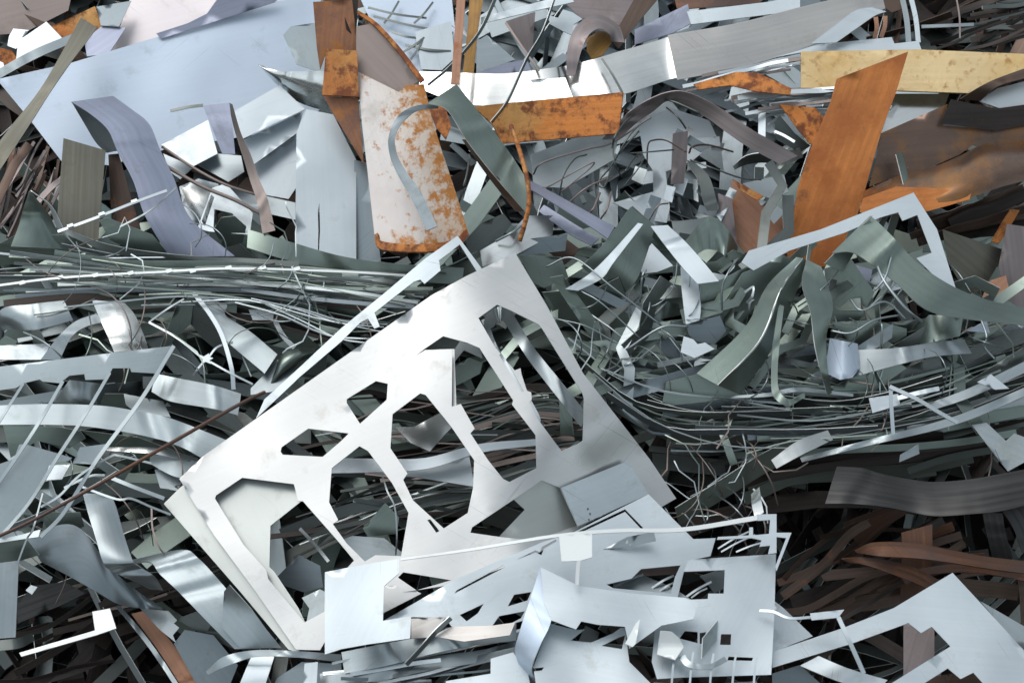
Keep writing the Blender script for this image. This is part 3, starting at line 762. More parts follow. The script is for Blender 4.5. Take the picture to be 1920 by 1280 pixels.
# ================================================================ the crest of the front heap
T(MS, 'green-grey strip bending down from the pale panels to behind the front sheets', 'metal strip', 'green_grey_steel',
  [(465, 430, 463, 464, .10), (540, 452, 540, 488, .12, .1), (640, 480, 640, 508, .13, .1), (740, 494, 740, 524, .13, .1), (870, 502, 866, 534, .12, .1)], wob=.006)
S('green_offcut', 'green-grey pointed plate between the violet strip and the notched white strip', 'sheet offcut', 'green_grey_steel', 0.10, [(186, 414), (200, 408), (286, 440), (316, 476), (250, 470), (206, 450)], g=(-.3, -1.2))
S('green_offcut', 'green-grey plate at the left edge below the leaf-shaped offcut', 'sheet offcut', 'green_grey_steel', 0.05, [(-10, 462), (30, 440), (140, 440), (178, 470), (100, 486), (-10, 500)], g=(0, -1.3))
T(MS, 'dark green band curving along the top of the left bundle', 'metal strip', 'dark_steel', [(120, 428, 126, 440, .14), (210, 460, 208, 474, .16, .14), (336, 478, 336, 494, .17, .15), (464, 484, 464, 502, .17), (560, 490, 560, 512, .16)], thick=.004)
# strips below the left bundle
Z = 'mid_galvanised'
T(MS, 'short galvanised strip curling at the left edge below the bundle', 'metal strip', Z, [(-2, 640, 8, 630, .02), (0, 582, 14, 618, .1, .06), (60, 570, 68, 618, .12), (120, 563, 137, 600, .12)], camber=.01)
T(MS, 'bright-ended galvanised strip folded down under the left bundle', 'metal strip', 'bright_galvanised', [(172, 562, 234, 568, .16), (190, 604, 254, 592, .15), (206, 640, 272, 634, .18, .16), (214, 660, 278, 654, .2)], camber=.012)
T(MS, 'twisted galvanised strip curving down left of the bright-ended one', 'metal strip', Z, [(180, 588, 202, 602, .14), (142, 602, 162, 612, .13), (110, 630, 134, 632, .12), (76, 674, 112, 674, .1)])
S(SO, 'white level offcut under the short curling strip at the left edge', 'sheet offcut', 'pale_galvanised', 0.05, [(-8, 648), (95, 644), (80, 674), (-8, 674)])
T(MS, 'wide galvanised strip slanting down to the big sheet from the left bundle', 'metal strip','light_galvanised', [(368, 552, 426, 574, .14), (394, 584, 424, 592, .14), (416, 630, 470, 622, .14), (496, 700, 520, 664, .15)], camber=.003)
S('green_offcut', 'dark green strip hanging from the wire star', 'metal strip', 'green_grey_steel', 0.08, [(334, 566), (364, 556), (358, 606), (312, 652), (300, 652)], g=(-.6, -1.2))
S('green_offcut', 'dark green folded strip right of the wire star', 'metal strip', 'dark_steel', 0.06, [(364, 560), (412, 620), (424, 670), (386, 640), (356, 606)], g=(.6, -1.2))
st = S('wire_star', 'small jagged white plate with four thin arms like a star', 'metal star', 'pale_galvanised', 0.20, [(372, 664), (382, 668), (392, 662), (391, 668), (400, 671), (393, 675), (395, 682), (386, 678), (378, 682), (380, 674)], wob=0)
for pts in ([(374, 667, .2), (330, 632, .2), (279, 604, .17)], [(392, 668, .2), (408, 650, .2), (437, 641, .17)], [(380, 680, .2), (370, 692, .2), (362, 704, .18)], [(394, 678, .2), (430, 698, .2), (474, 720, .18)]):
    B('arm', None, None, 'pale_galvanised', pts, 3.6, parent=st)
B(MS, 'narrow pale double strip hanging right of the wire star', 'metal strip', 'pale_galvanised', [(362, 548, .2), (396, 592, .2), (418, 634, .2), (434, 690, .2), (438, 730, .18)], 8)
B('wire', 'thin pale wire arm leaning from the bundle above the wire star', 'wire', 'pale_galvanised', [(279, 604, .16), (312, 580, .2), (345, 560, .2)], 3)
S(SO, 'bright pale offcut at the top of the slanting galvanised strip', 'sheet offcut', 'pale_galvanised', .12, [(372, 552), (426, 572), (418, 592), (384, 560)])
S(SO, 'pale bracket-like offcut right of the slanting strip under the bundle', 'sheet offcut', 'pale_galvanised', .1, [(466, 580), (514, 580), (512, 600), (474, 600)])
B(MS, 'pale narrow leg below the bracket-like offcut', 'metal strip', Z, [(514, 598, .1), (530, 628, .1), (552, 652, .1)], 9)
T('green_offcut', 'green-grey curled offcut at the upper left edge of the big front sheet', 'metal strip', 'green_grey_steel', [(516, 690, 504, 730, .1), (530, 662, 530, 700, .14), (560, 652, 566, 676, .14), (590, 650, 592, 668, .1)], camber=.02)
S(SO, 'pale torn offcut at the edge of the big front sheet', 'sheet offcut', Z, .12, [(497, 700), (520, 674), (560, 680), (540, 712), (510, 734), (470, 740), (470, 728)])
# slotted sheet with bars at the left
ss = S('slotted_sheet', 'pale grey slotted sheet with long thin bars at the left', 'punched sheet', 'light_galvanised', 0.36,
       [(-8, 688), (180, 665), (324, 648), (297, 700), (246, 697), (244, 690), (211, 690), (206, 700), (194, 711), (160, 712), (158, 701), (130, 704), (112, 718), (80, 715), (74, 711), (45, 718), (30, 727), (-8, 732)],
       g=(0, -.35), bend=lambda x, y: .0000012 * (x - 150) ** 2 * -1)
S('lower_plate', None, None, 'light_galvanised', .34, [(-8, 872), (26, 860), (36, 833), (46, 832), (110, 850), (135, 858), (128, 864), (108, 866), (95, 885), (88, 892), (74, 920), (45, 962), (2, 1004), (-8, 1004)], parent=ss, g=(-.2, -.35))
S('corner_plate', None, None, 'light_galvanised', .35, [(150, 838), (198, 832), (172, 870), (136, 868)], parent=ss, g=(-.2, -.3))
S('slot_tab', None, None, 'pale_galvanised', .345, [(92, 872), (132, 870), (116, 898), (84, 900)], parent=ss)
for q, (pts, w) in enumerate([([(326, 648, .36), (262, 752, .42), (181, 862, .42), (120, 960, .37), (76, 1006, .34)], 7), ([(206, 698, .36), (160, 776, .42), (108, 856, .4), (56, 940, .36), (2, 1004, .34)], 6),
                              ([(118, 714, .36), (74, 790, .42), (27, 862, .4), (-8, 912, .36)], 6), ([(44, 718, .36), (16, 762, .4), (-8, 800, .4)], 5)]):
    B('bar', None, None, 'light_galvanised', pts, w, parent=ss)
T('bottom_edge', None, None, 'light_galvanised', [(-8, 1010, -8, 1018, .33), (30, 1004, 30, 1012, .33), (76, 992, 72, 1006, .34)], parent=ss)
T(MS, 'broad pale curved band passing under the bars of the slotted sheet', 'metal strip', 'light_galvanised',
  [(-12, 760, -12, 796, .28), (90, 757, 100, 796, .31), (188, 760, 170, 800, .31), (250, 769, 268, 816, .3), (320, 784, 336, 836, .3), (428, 826, 392, 866, .28)], wob=.004)
T(MS, 'pale streaked band above the broad curved one left of the big front sheet', 'metal strip', Z, [(292, 700, 284, 734, .24), (330, 708, 320, 752, .26), (400, 722, 400, 766, .26), (452, 738, 446, 778, .25)])
S(SO, 'blue-grey offcut under the streaked band', 'sheet offcut', Z, .2, [(232, 738), (306, 752), (320, 782), (250, 770), (236, 758)])
S('green_offcut', 'green glossy offcut in the first gap of the slotted sheet', 'sheet offcut', 'green_grey_steel', .16, [(196, 738), (240, 738), (250, 770), (186, 760)], g=(0, -1.2))
S('green_offcut', 'green glossy offcut in the widest gap of the slotted sheet', 'sheet offcut', Z, .2, [(100, 755), (130, 712), (200, 720), (280, 712), (262, 740), (196, 740), (185, 760)], bend=lambda x, y: -.00003 * (x - 150) ** 2, g=(0, -.8))
S('green_offcut', 'green offcut behind the lower bars of the slotted sheet', 'sheet offcut', 'green_grey_steel', .18, [(6, 798), (110, 800), (150, 808), (160, 822), (130, 840), (70, 826), (20, 858)], g=(.2, -.9), wob=.02)
S('green_offcut', 'dark green glossy sheet below the broad pale band', 'sheet offcut', 'green_grey_steel', .16, [(150, 806), (260, 820), (340, 850), (380, 872), (300, 868), (196, 836)], g=(0, -1.2), wob=.01)
T(MS, 'thin bright strip curving below the broad pale band', 'metal strip', 'bright_galvanised', [(196, 838, 196, 844, .22), (254, 838, 252, 848, .24), (300, 840, 298, 852, .24), (372, 858, 366, 868, .22)])
T(MS, 'pale lower strip leading to the left corner of the big front sheet', 'metal strip', 'light_galvanised', [(282, 852, 280, 868, .2), (330, 856, 320, 890, .22), (384, 868, 350, 898, .22)])
S(SO, 'blue-white wedge behind the left corner of the big front sheet', 'sheet offcut', 'light_galvanised', .18, [(290, 880), (336, 872), (342, 890), (334, 920), (300, 914)])
W('rusty_rod', 'long thin rusty rod crossing the left side', 'metal rod', 'rust_brown', [(496, 735, .34), (464, 750, .4), (407, 781, .45), (286, 850, .5), (202, 898, .5), (67, 972, .45), (-14, 1010, .4)], 3.2)
for q, pts in enumerate([[(76, 950, .4), (110, 930, .42), (150, 890, .42), (206, 856, .4), (224, 854, .4), (284, 868, .38)], [(120, 914, .38), (168, 892, .38), (196, 890, .38)]]):
    B('thin_strip', ['thin bent pale strip looping behind the rusty rod', 'short thin pale strip beside the rusty rod'][q], 'metal strip', 'light_galvanised', pts, 4)
B('thin_strip', 'white narrow bar slanting down to the left corner of the big front sheet', 'metal bar', 'light_galvanised', [(206, 894, .4), (250, 912, .4), (308, 934, .38)], 7)
B('thin_strip', 'thin wire-like strip with a small knot left of the big front sheet', 'metal strip', 'light_galvanised', [(148, 910, .38), (218, 935, .4), (246, 934, .4), (284, 950, .38), (320, 964, .36)], 4)
B('wire', 'thin wire hanging down beside the upright grey strip', 'wire', 'taupe_steel', [(284, 952, .3), (286, 990, .32), (298, 1024, .32), (308, 1038, .3)], 3.5)
B('wire', 'thin grey wire falling from the slotted sheet to the left edge plate', 'wire', Z, [(80, 924, .42), (62, 990, .42), (50, 1010, .4), (34, 1052, .38)], 3)

# ================================================================ the big punched sheets in the middle
def soft(v, k):
    return k * math.log(1 + math.exp(max(-30, min(30, v / k))))


def big_bend(x, y):
    """The big sheet is folded softly along a line parallel to its right edge and sags towards its lower right corner."""
    s_ = (x - 966) * .54 + (y - 474) * .84
    r_ = -(x - 966) * .83 + (y - 474) * .56
    z = -.00014 * soft(r_ - 110, 25) - .00026 * soft(110 - r_, 25)
    return z - .0015 * soft(s_ - 340, 22) * max(0, min(1, (300 - r_) / 200)) + .0011 * soft(s_ - 450, 30) * max(0, min(1, (300 - r_) / 200))


BIG_OUT = [(966, 474), (1026, 574), (1093, 699), (1218, 860), (1268, 934), (1240, 950), (1214, 925), (1090, 986), (1000, 1042), (870, 1092), (740, 1112), (622, 1180), (600, 1218), (555, 1217),
           (480, 1109), (400, 1001), (336, 897), (383, 853), (640, 672), (808, 554), (875, 517)]
BIG_HOLES = [
    [(897, 596), (932, 571), (956, 581), (1010, 608), (1018, 618), (1092, 737), (1095, 746), (1093, 826), (1083, 832), (1053, 845), (1040, 828), (1008, 785), (993, 754), (997, 748), (996, 735), (988, 732), (978, 702), (976, 690), (965, 694), (929, 652)],
    [(778, 668), (797, 653), (831, 630), (875, 642), (899, 652), (930, 700), (962, 750), (960, 758), (1004, 815), (1006, 877), (955, 903), (943, 897), (915, 862), (882, 812), (890, 803), (864, 757), (847, 762), (848, 655), (797, 656)],
    [(650, 755), (650, 748), (705, 714), (727, 719), (725, 749), (675, 794)],
    [(736, 776), (788, 737), (798, 740), (845, 798), (889, 862), (887, 914), (877, 961), (832, 990), (774, 937), (756, 899), (764, 887), (732, 840)],
    [(526, 846), (528, 838), (578, 803), (654, 812), (640, 826), (605, 856), (530, 852)],
    [(622, 877), (674, 836), (690, 845), (735, 905), (766, 961), (752, 1042), (704, 1040), (684, 1052), (650, 1018), (624, 982), (634, 974), (617, 941)],
    [(403, 934), (405, 928), (454, 895), (551, 907), (559, 939), (568, 939), (634, 1014), (664, 1050), (640, 1076), (610, 1100), (608, 1146), (571, 1166), (503, 1085), (499, 1068), (457, 1021)],
    [(882, 998), (885, 988), (963, 936), (1015, 900), (1050, 914), (1083, 984), (1050, 996), (1000, 1012), (937, 1006)],
    [(936, 665), (942, 662), (982, 733), (978, 735)],
    [(801, 974), (807, 973), (824, 995), (818, 998)],
    [(746, 1082), (756, 1072), (846, 1087), (781, 1106)],
]
S('punched_sheet', 'big warm white punched sheet with many angular openings leaning in the middle', 'punched sheet', 'warm_white_sheet', 0.46, BIG_OUT, BIG_HOLES, bend=big_bend, thick=.003, wob=.004, step=20)
S('punched_sheet', 'second punched sheet showing along the lower left under the big warm white one', 'punched sheet', 'greenish_sheet', 0.43,
  [(307, 944), (336, 915), (380, 880), (450, 880), (570, 890), (575, 930), (566, 938), (507, 985), (505, 1062), (515, 1072), (560, 1140), (575, 1172), (560, 1222), (541, 1217), (450, 1108)], bend=big_bend, wob=.004)
S('frame_strip', 'white notched frame bar standing out past the upper left edge of the big punched sheet', 'punched frame', 'pale_galvanised', 0.36,
  [(858, 442), (903, 503), (895, 510), (862, 458), (845, 472), (823, 488), (826, 507), (796, 532), (788, 524), (776, 528), (745, 552), (702, 586), (712, 612), (702, 616), (690, 597), (676, 604), (640, 640), (560, 708), (552, 716), (480, 784), (496, 748), (560, 690), (640, 615), (720, 550), (798, 484)], bend=big_bend, wob=.002)
T('notched_strip', 'grey notched strip crossing inside the long right opening of the big punched sheet', 'metal strip', 'mid_galvanised',
  [(905, 622, 926, 612, .34), (912, 590, 930, 606, .34), (938, 574, 938, 604, .34), (956, 580, 946, 604, .34), (1000, 650, 984, 664, .35), (1058, 722, 1040, 738, .35), (1100, 775, 1090, 800, .34)], wob=.002)
T('notched_strip', 'narrow stepped strip beside the long right opening of the big punched sheet', 'metal strip', 'pale_galvanised', [(902, 600, 914, 596, .33), (926, 652, 932, 648, .34), (960, 712, 968, 704, .35), (990, 770, 1010, 776, .35), (1004, 806, 1012, 800, .34)], wob=.002)
S(SO, 'light flap showing in the arched opening of the big punched sheet', 'sheet offcut', 'warm_white_sheet', 0.435, [(770, 672), (797, 655), (852, 654), (856, 770), (800, 740)], bend=big_bend, wob=.002)
S(SO, 'pale curved offcut behind the arched opening of the big punched sheet', 'sheet offcut', 'mid_galvanised', 0.26, [(846, 664), (862, 640), (900, 650), (905, 672), (870, 656), (850, 680)])
S(SO, 'greenish white sheet behind the lower right opening of the big punched sheet', 'metal sheet', 'greenish_sheet', 0.40,
  [(984, 955), (963, 936), (1015, 895), (1062, 900), (1100, 990), (1000, 1030), (930, 1020), (937, 1004)], g=(.3, -.5), bend=big_bend, wob=.004)
S(SO, 'grey rectangular plate with tiny holes on the lower right of the big punched sheet', 'metal plate', 'pale_galvanised', 0.485,
  [(1052, 914), (1177, 864), (1216, 926), (1084, 986)], holes=[[(1101, 952), (1104, 952), (1104, 956), (1101, 956)], [(1105, 961), (1108, 961), (1108, 965), (1105, 965)], [(1103, 972), (1106, 972), (1106, 976), (1103, 976)]], bend=big_bend, wob=.002)
S(SO, 'greenish folded offcut inside the opening just right of the big sheet\'s centre', 'sheet offcut', 'green_grey_steel', .1, [(848, 690), (880, 670), (905, 680), (900, 700), (870, 716), (848, 726)], g=(0, -.6))
S(SO, 'bright folded offcut in the opening at the centre of the big sheet', 'sheet offcut', 'bright_galvanised', .18, [(740, 800), (776, 800), (850, 760), (868, 780), (836, 812), (806, 846), (770, 830)], wob=.03)
B(MS, 'pale strip passing level behind the centre of the big punched sheet', 'metal strip', 'pale_galvanised', [(600, 872, .24), (700, 872, .26), (800, 868, .27), (900, 840, .27), (1012, 828, .24)], (30, 12))
S(SO, 'pale wedge-shaped sheet behind the centre of the big punched sheet', 'sheet offcut', 'pale_galvanised', .22, [(690, 886), (760, 868), (880, 856), (890, 912), (780, 894)], g=(0, .2))
S('green_offcut', 'green-grey folded piece in the lower centre opening of the big sheet', 'sheet offcut', 'green_grey_steel', .2, [(680, 990), (722, 942), (748, 970), (744, 1000), (690, 1006)], g=(.4, -.8))
S(SO, 'blue-grey sheet at the bottom of the lower centre opening', 'sheet offcut', 'blue_grey_steel', .26, [(640, 1012), (660, 1004), (720, 1008), (760, 1040), (740, 1060), (670, 1064)], g=(0, .4))
B('wire', 'thin beaded wire hanging in the lower centre opening', 'wire', 'mid_galvanised', [(716, 886, .34), (726, 920, .36), (740, 950, .36), (744, 1000, .34), (742, 1040, .3)], 3)
S(SO, 'dark blue-grey folded offcut in the lower left opening of the big sheet', 'sheet offcut', 'blue_grey_steel', .22, [(520, 1080), (560, 1040), (600, 1060), (606, 1100), (570, 1110), (530, 1096)], g=(.3, -.5))
B('thin_strip', 'thin grey bar crossing the lower left opening of the big sheet', 'metal bar', Z, [(562, 990, .2), (590, 1020, .22), (616, 1052, .24)], 6)
S('cracked_offcut', 'grey offcut with a jagged crack by the left side of the front sheets', 'sheet offcut', Z, .36, [(566, 1120), (600, 1104), (612, 1110), (612, 1150), (574, 1168), (580, 1140)])

# ================================================================ right: green strips over the big bundle
G = 'green_grey_steel'
T(MS, 'wide green-grey strip swooping from the peak down to the right edge', 'metal strip', G,
  [(1632, 404, 1560, 474, .24, .3), (1650, 420, 1600, 474, .28, .30), (1682, 452, 1648, 506, .3), (1722, 494, 1684, 534, .3), (1784, 535, 1736, 580, .29), (1852, 562, 1806, 597, .26), (1940, 580, 1940, 612, .22)], wob=.006, up=.07)
S('green_offcut', 'green-grey folded back of the swooping strip\'s upper end', 'sheet offcut', G, 0.30, [(1546, 494), (1602, 437), (1636, 404), (1604, 470), (1580, 510)], g=(-.5, -1.1))
w3 = T(MS, 'wide folded green-grey strip running down steeply right of the white chip', 'metal strip', G,
       [(1493, 482, 1506, 484, .36), (1438, 536, 1466, 540, .36, .42), (1396, 614, 1424, 640, .34, .42), (1306, 700, 1346, 722, .28, .34)], wob=.003)
T('bright_face', None, None, G, [(1506, 484, 1518, 494, .36, .32), (1466, 540, 1484, 568, .42, .34), (1424, 640, 1444, 660, .42, .33), (1346, 722, 1388, 740, .34, .28)], parent=w3, wob=.004)
T(MS, 'upright green-grey strip twisting down in the middle of the right bundle', 'metal strip', G,
  [(1512, 486, 1540, 500, .36), (1504, 532, 1554, 540, .38, .35), (1520, 586, 1562, 578, .4, .36), (1528, 646, 1550, 630, .4, .36), (1540, 700, 1552, 690, .36), (1552, 742, 1560, 736, .3)], wob=.006)
T(MS, 'narrow green loop strip beside the upright green-grey strip', 'metal strip', G, [(1460, 570, 1470, 574, .4), (1450, 640, 1462, 640, .42), (1446, 700, 1458, 700, .44), (1450, 742, 1462, 734, .46), (1478, 760, 1482, 748, .46), (1510, 744, 1508, 736, .42)])
S(SO, 'curved violet-white sheet below the upright green-grey strip', 'sheet offcut', 'blue_white_sheet', 0.26, [(1556, 634), (1608, 644), (1612, 690), (1598, 708), (1575, 712), (1546, 698)], bend=lambda x, y: -.00003 * (x - 1585) ** 2)
T(MS, 'grey-green strip running right from the curved violet-white sheet', 'metal strip', 'mid_galvanised', [(1606, 656, 1594, 708, .22), (1680, 652, 1690, 682, .24), (1750, 642, 1752, 668, .24), (1808, 636, 1822, 662, .22)])
S('green_offcut', 'bright green-grey curved offcut above the grey-green strip', 'sheet offcut', G, 0.24, [(1694, 632), (1742, 590), (1806, 592), (1800, 630), (1710, 650)], bend=lambda x, y: -.00003 * (x - 1770) ** 2)
S('white_chip', 'bright white notched chip at the foot of the steep green strip', 'sheet offcut', 'pale_galvanised', 0.30, [(1276, 660), (1282, 630), (1300, 636), (1308, 645), (1322, 642), (1340, 654), (1302, 671)], wob=0)
S('white_chip', 'white square offcut under the swooping green strip', 'sheet offcut', 'pale_galvanised', 0.18, [(1650, 505), (1694, 540), (1664, 548), (1630, 530)])
S(SO, 'violet square offcut beside the white square under the swooping strip', 'sheet offcut', 'violet_steel', 0.19, [(1602, 496), (1636, 506), (1630, 530), (1594, 518)])
S(SO, 'pale corner under the violet square offcut', 'sheet offcut', 'pale_galvanised', 0.17, [(1590, 544), (1602, 526), (1628, 534), (1620, 546)])
S('white_chip', 'pale slanting chip near the right edge on the bundle', 'sheet offcut', 'pale_galvanised', 0.30, [(1832, 716), (1858, 701), (1892, 728), (1866, 730)], wob=0)
S('white_chip', 'pale square chip beside the thin V-shaped bracket', 'sheet offcut', 'pale_galvanised', 0.26, [(1629, 746), (1684, 738), (1688, 758), (1636, 774)], wob=0)
S('white_chip', 'small pale triangle at the right on the bundle', 'sheet offcut', 'blue_white_sheet', 0.26, [(1812, 620), (1850, 600), (1856, 624)], wob=0)
S('white_chip', 'small pale lozenge below the light bar of the bundle', 'sheet offcut', 'blue_grey_steel', 0.24, [(1688, 852), (1722, 832), (1724, 850), (1686, 866)], wob=0)
vb = B('bracket', 'thin white V-shaped bracket sticking up from the right bundle', 'bracket', 'pale_galvanised', [(1670, 726, .40), (1672, 770, .39), (1675, 814, .37)], 7)
B('long_leg', None, None, 'pale_galvanised', [(1668, 724, .405), (1720, 748, .40), (1760, 772, .38), (1796, 792, .36)], 7, parent=vb)
S('frame_corner', 'large pale frame corner with notches behind the swooping green strip', 'punched frame', 'pale_galvanised', 0.28,
  [(1390, 492), (1404, 470), (1539, 430), (1640, 390), (1713, 361), (1735, 396), (1757, 430), (1792, 540), (1780, 545), (1718, 484), (1747, 474), (1730, 430), (1720, 403), (1692, 414), (1684, 398), (1650, 408), (1582, 437), (1480, 470), (1413, 507)], g=(0, -.1), wob=.003)
S('green_offcut', 'broad green-grey plate behind the head of the steep folded strip', 'sheet offcut', G, 0.22, [(1392, 512), (1470, 478), (1500, 496), (1450, 540), (1392, 604), (1346, 640), (1322, 604), (1362, 560)], g=(-.2, -.9), wob=.02)
S('green_offcut', 'dark green plate behind the upright twisting strip', 'sheet offcut', G, 0.20, [(1545, 504), (1596, 486), (1640, 548), (1600, 622), (1562, 620), (1552, 560)], g=(.3, -1.1), wob=.02)
S('green_offcut', 'green-grey sheet lying flat under the bright curved offcut at the right', 'sheet offcut', G, 0.18, [(1560, 604), (1640, 600), (1700, 616), (1700, 640), (1600, 648)], g=(0, -1.0), wob=.02)
S('green_offcut', 'dark green four-sided plate on the bundle under the steep folded strip', 'sheet offcut', G, 0.2, [(1250, 716), (1310, 700), (1390, 740), (1330, 752), (1240, 762)], g=(0, -.9), wob=.01)
S('green_offcut', 'green four-sided plate on the bundle left of the V-shaped bracket', 'sheet offcut', G, 0.2, [(1560, 726), (1630, 690), (1680, 676), (1700, 690), (1630, 740), (1570, 748)], g=(0, -.9), wob=.01)
# the peak left of the steep strip
T('green_peak', 'wide green-grey strip rising to the peak behind the white legs', 'metal strip', G, [(1090, 500, 1160, 560, .2, .12), (1136, 452, 1196, 520, .25, .19), (1176, 396, 1226, 432, .27, .23), (1186, 386, 1222, 418, .26, .23)], wob=.002)
T(MS, 'narrow bright strip climbing to the peak', 'metal strip', 'pale_galvanised', [(1060, 542, 1084, 545, .26), (1104, 514, 1128, 522, .28), (1140, 480, 1152, 490, .28), (1196, 418, 1206, 420, .28)])
T(MS, 'broad white strip falling from the peak to its right', 'metal strip', 'pale_galvanised', [(1220, 424, 1252, 422, .3), (1250, 464, 1284, 452, .3), (1282, 504, 1318, 490, .31), (1308, 532, 1348, 527, .32)])
T(MS, 'grey-white strip hanging straight down below the broad white one', 'metal strip', 'pale_galvanised', [(1276, 500, 1306, 510, .22), (1278, 540, 1310, 536, .24), (1282, 576, 1314, 574, .25), (1286, 608, 1312, 600, .25)])
T('green_offcut', 'green-grey curled sheet right of the broad white strip', 'metal strip', G, [(1284, 452, 1300, 480, .14), (1312, 420, 1322, 468, .2, .16), (1336, 406, 1344, 470, .22, .16), (1366, 432, 1360, 480, .18), (1384, 464, 1374, 492, .12)])
S('green_offcut', 'green plate below the right bend of the broad white strip', 'sheet offcut', G, 0.20, [(1306, 534), (1352, 524), (1400, 500), (1426, 512), (1380, 560), (1312, 580)], g=(0, -1.0))
S('green_offcut', 'grey-green square offcut below the hanging grey-white strip', 'sheet offcut', 'blue_grey_steel', 0.22, [(1286, 606), (1350, 592), (1362, 620), (1340, 646), (1306, 640), (1292, 628)], g=(0, -.9))
S('green_offcut', 'green plate right of the top corner of the big punched sheet', 'sheet offcut', G, 0.14, [(972, 478), (1052, 482), (1066, 520), (1020, 540), (1000, 530)], g=(0, -1.0))
S('green_offcut', 'blue-green strip above the top corner of the big punched sheet', 'sheet offcut', 'blue_grey_steel', 0.10, [(962, 452), (1064, 438), (1060, 470), (970, 480)], g=(0, -.8))
S('green_offcut', 'dark green plate beside the right edge of the big punched sheet', 'sheet offcut', G, 0.12, [(1016, 548), (1120, 540), (1160, 520), (1180, 570), (1130, 610), (1050, 612)], g=(.1, -1.5))
S('green_offcut', 'green shining sheet in the hollow right of the big punched sheet', 'sheet offcut', G, 0.14, [(1122, 590), (1196, 556), (1250, 530), (1282, 536), (1280, 590), (1220, 602), (1150, 620)], bend=lambda x, y: -.00002 * (x - 1230) ** 2, g=(0, -.5))
S('white_chip', 'pale triangular panel inside the peak', 'sheet offcut', 'pale_galvanised', 0.08, [(1178, 516), (1222, 456), (1262, 498), (1232, 510)])
S('brown_plate', 'brown scrap in the gap left of the peak', 'rusty scrap', 'brown_steel', 0.02, [(1024, 470), (1062, 448), (1086, 466), (1074, 484), (1056, 498), (1040, 480)])
T(MS, 'grey strip slanting behind the orange rod towards the peak', 'metal strip', 'violet_steel', [(1010, 396, 1020, 384, .1), (1070, 440, 1084, 424, .14), (1110, 460, 1124, 446, .16)])
S(SO, 'blue-grey mirror-like offcut under the orange rod', 'sheet offcut', 'bright_galvanised', 0.1, [(900, 470), (952, 440), (988, 404), (1040, 404), (1036, 440), (960, 482), (905, 500)], wob=.03, g=(0, -.4))
S(SO, 'dark bluish offcut right of the lip of the speckled plate', 'sheet offcut', 'dark_steel', 0.06, [(872, 452), (900, 420), (944, 400), (960, 420), (920, 470), (886, 490)], g=(0, -.8))
for q, pts in enumerate([[(1024, 500, .24), (1076, 484, .28), (1150, 540, .3), (1240, 610, .24)], [(1044, 598, .2), (1100, 612, .22), (1160, 646, .2)], [(1200, 566, .24), (1204, 520, .3), (1212, 506, .3)], [(1090, 546, .26), (1130, 570, .28), (1200, 634, .22)],
                         [(1174, 656, .24), (1240, 614, .3), (1290, 612, .28)]]):
    W('wire', ['long pale wire arching over the hollow beside the big punched sheet', 'thin wire near the right edge of the big punched sheet', 'short upright wire inside the peak', 'thin curved wire below the narrow bright strip of the peak',
      'bright stiff wire rising towards the grey-green square offcut'][q], 'wire', 'mid_galvanised', pts, [1.8, 1.5, 2, 1.5, 2.4][q])
S('green_offcut', 'small dull green plate at the start of the right bundle', 'sheet offcut', G, 0.2, [(1104, 640), (1150, 636), (1172, 650), (1160, 660), (1120, 648)])
T(MS, 'long dark green strip rising to the right below the bundle', 'metal strip', G, [(1266, 952, 1274, 984, .2, .15), (1350, 900, 1366, 930, .22, .17), (1430, 850, 1444, 882, .22, .17), (1500, 818, 1520, 846, .2, .15), (1560, 800, 1570, 816, .14, .11)], wob=.003)
T(MS, 'light reflective offcut at the upper end of the long dark green strip', 'metal strip', 'bright_galvanised', [(1456, 878, 1446, 862, .27), (1504, 852, 1496, 826, .28), (1562, 824, 1552, 806, .25)])
T(MS, 'long light steel edge rising to the right edge below the V-shaped bracket', 'metal strip', Z, [(1500, 858, 1504, 866, .2), (1620, 826, 1624, 836, .24), (1790, 780, 1796, 794, .26), (1940, 718, 1940, 734, .26)], wob=.003)
T(MS, 'light narrow strip along the top of the right bundle below the steep strip', 'metal strip', Z, [(1370, 742, 1370, 746, .28), (1440, 736, 1442, 743, .3), (1500, 726, 1500, 734, .3), (1600, 738, 1600, 743, .28)])
T(MS, 'white bright edge above the square chip on the right bundle', 'metal strip', 'pale_galvanised', [(1682, 742, 1684, 750, .28), (1730, 730, 1732, 738, .3), (1760, 724, 1762, 732, .3)])
S('corner_plate', 'pale grey plate with a V notch at the right edge', 'metal plate', 'mid_galvanised', 0.24, [(1822, 796), (1850, 792), (1886, 826), (1902, 812), (1950, 830), (1950, 850), (1890, 883)], g=(0, .1))
T(MS, 'broad grey strip rising to the right edge above the long light edge', 'metal strip', Z, [(1740, 756, 1744, 770, .22), (1820, 726, 1826, 742, .24), (1940, 668, 1940, 690, .24)])
T(MS, 'second broad grey strip at the right edge under the first', 'metal strip', Z, [(1700, 800, 1704, 812, .16), (1820, 752, 1826, 776, .18), (1940, 722, 1940, 756, .18)])
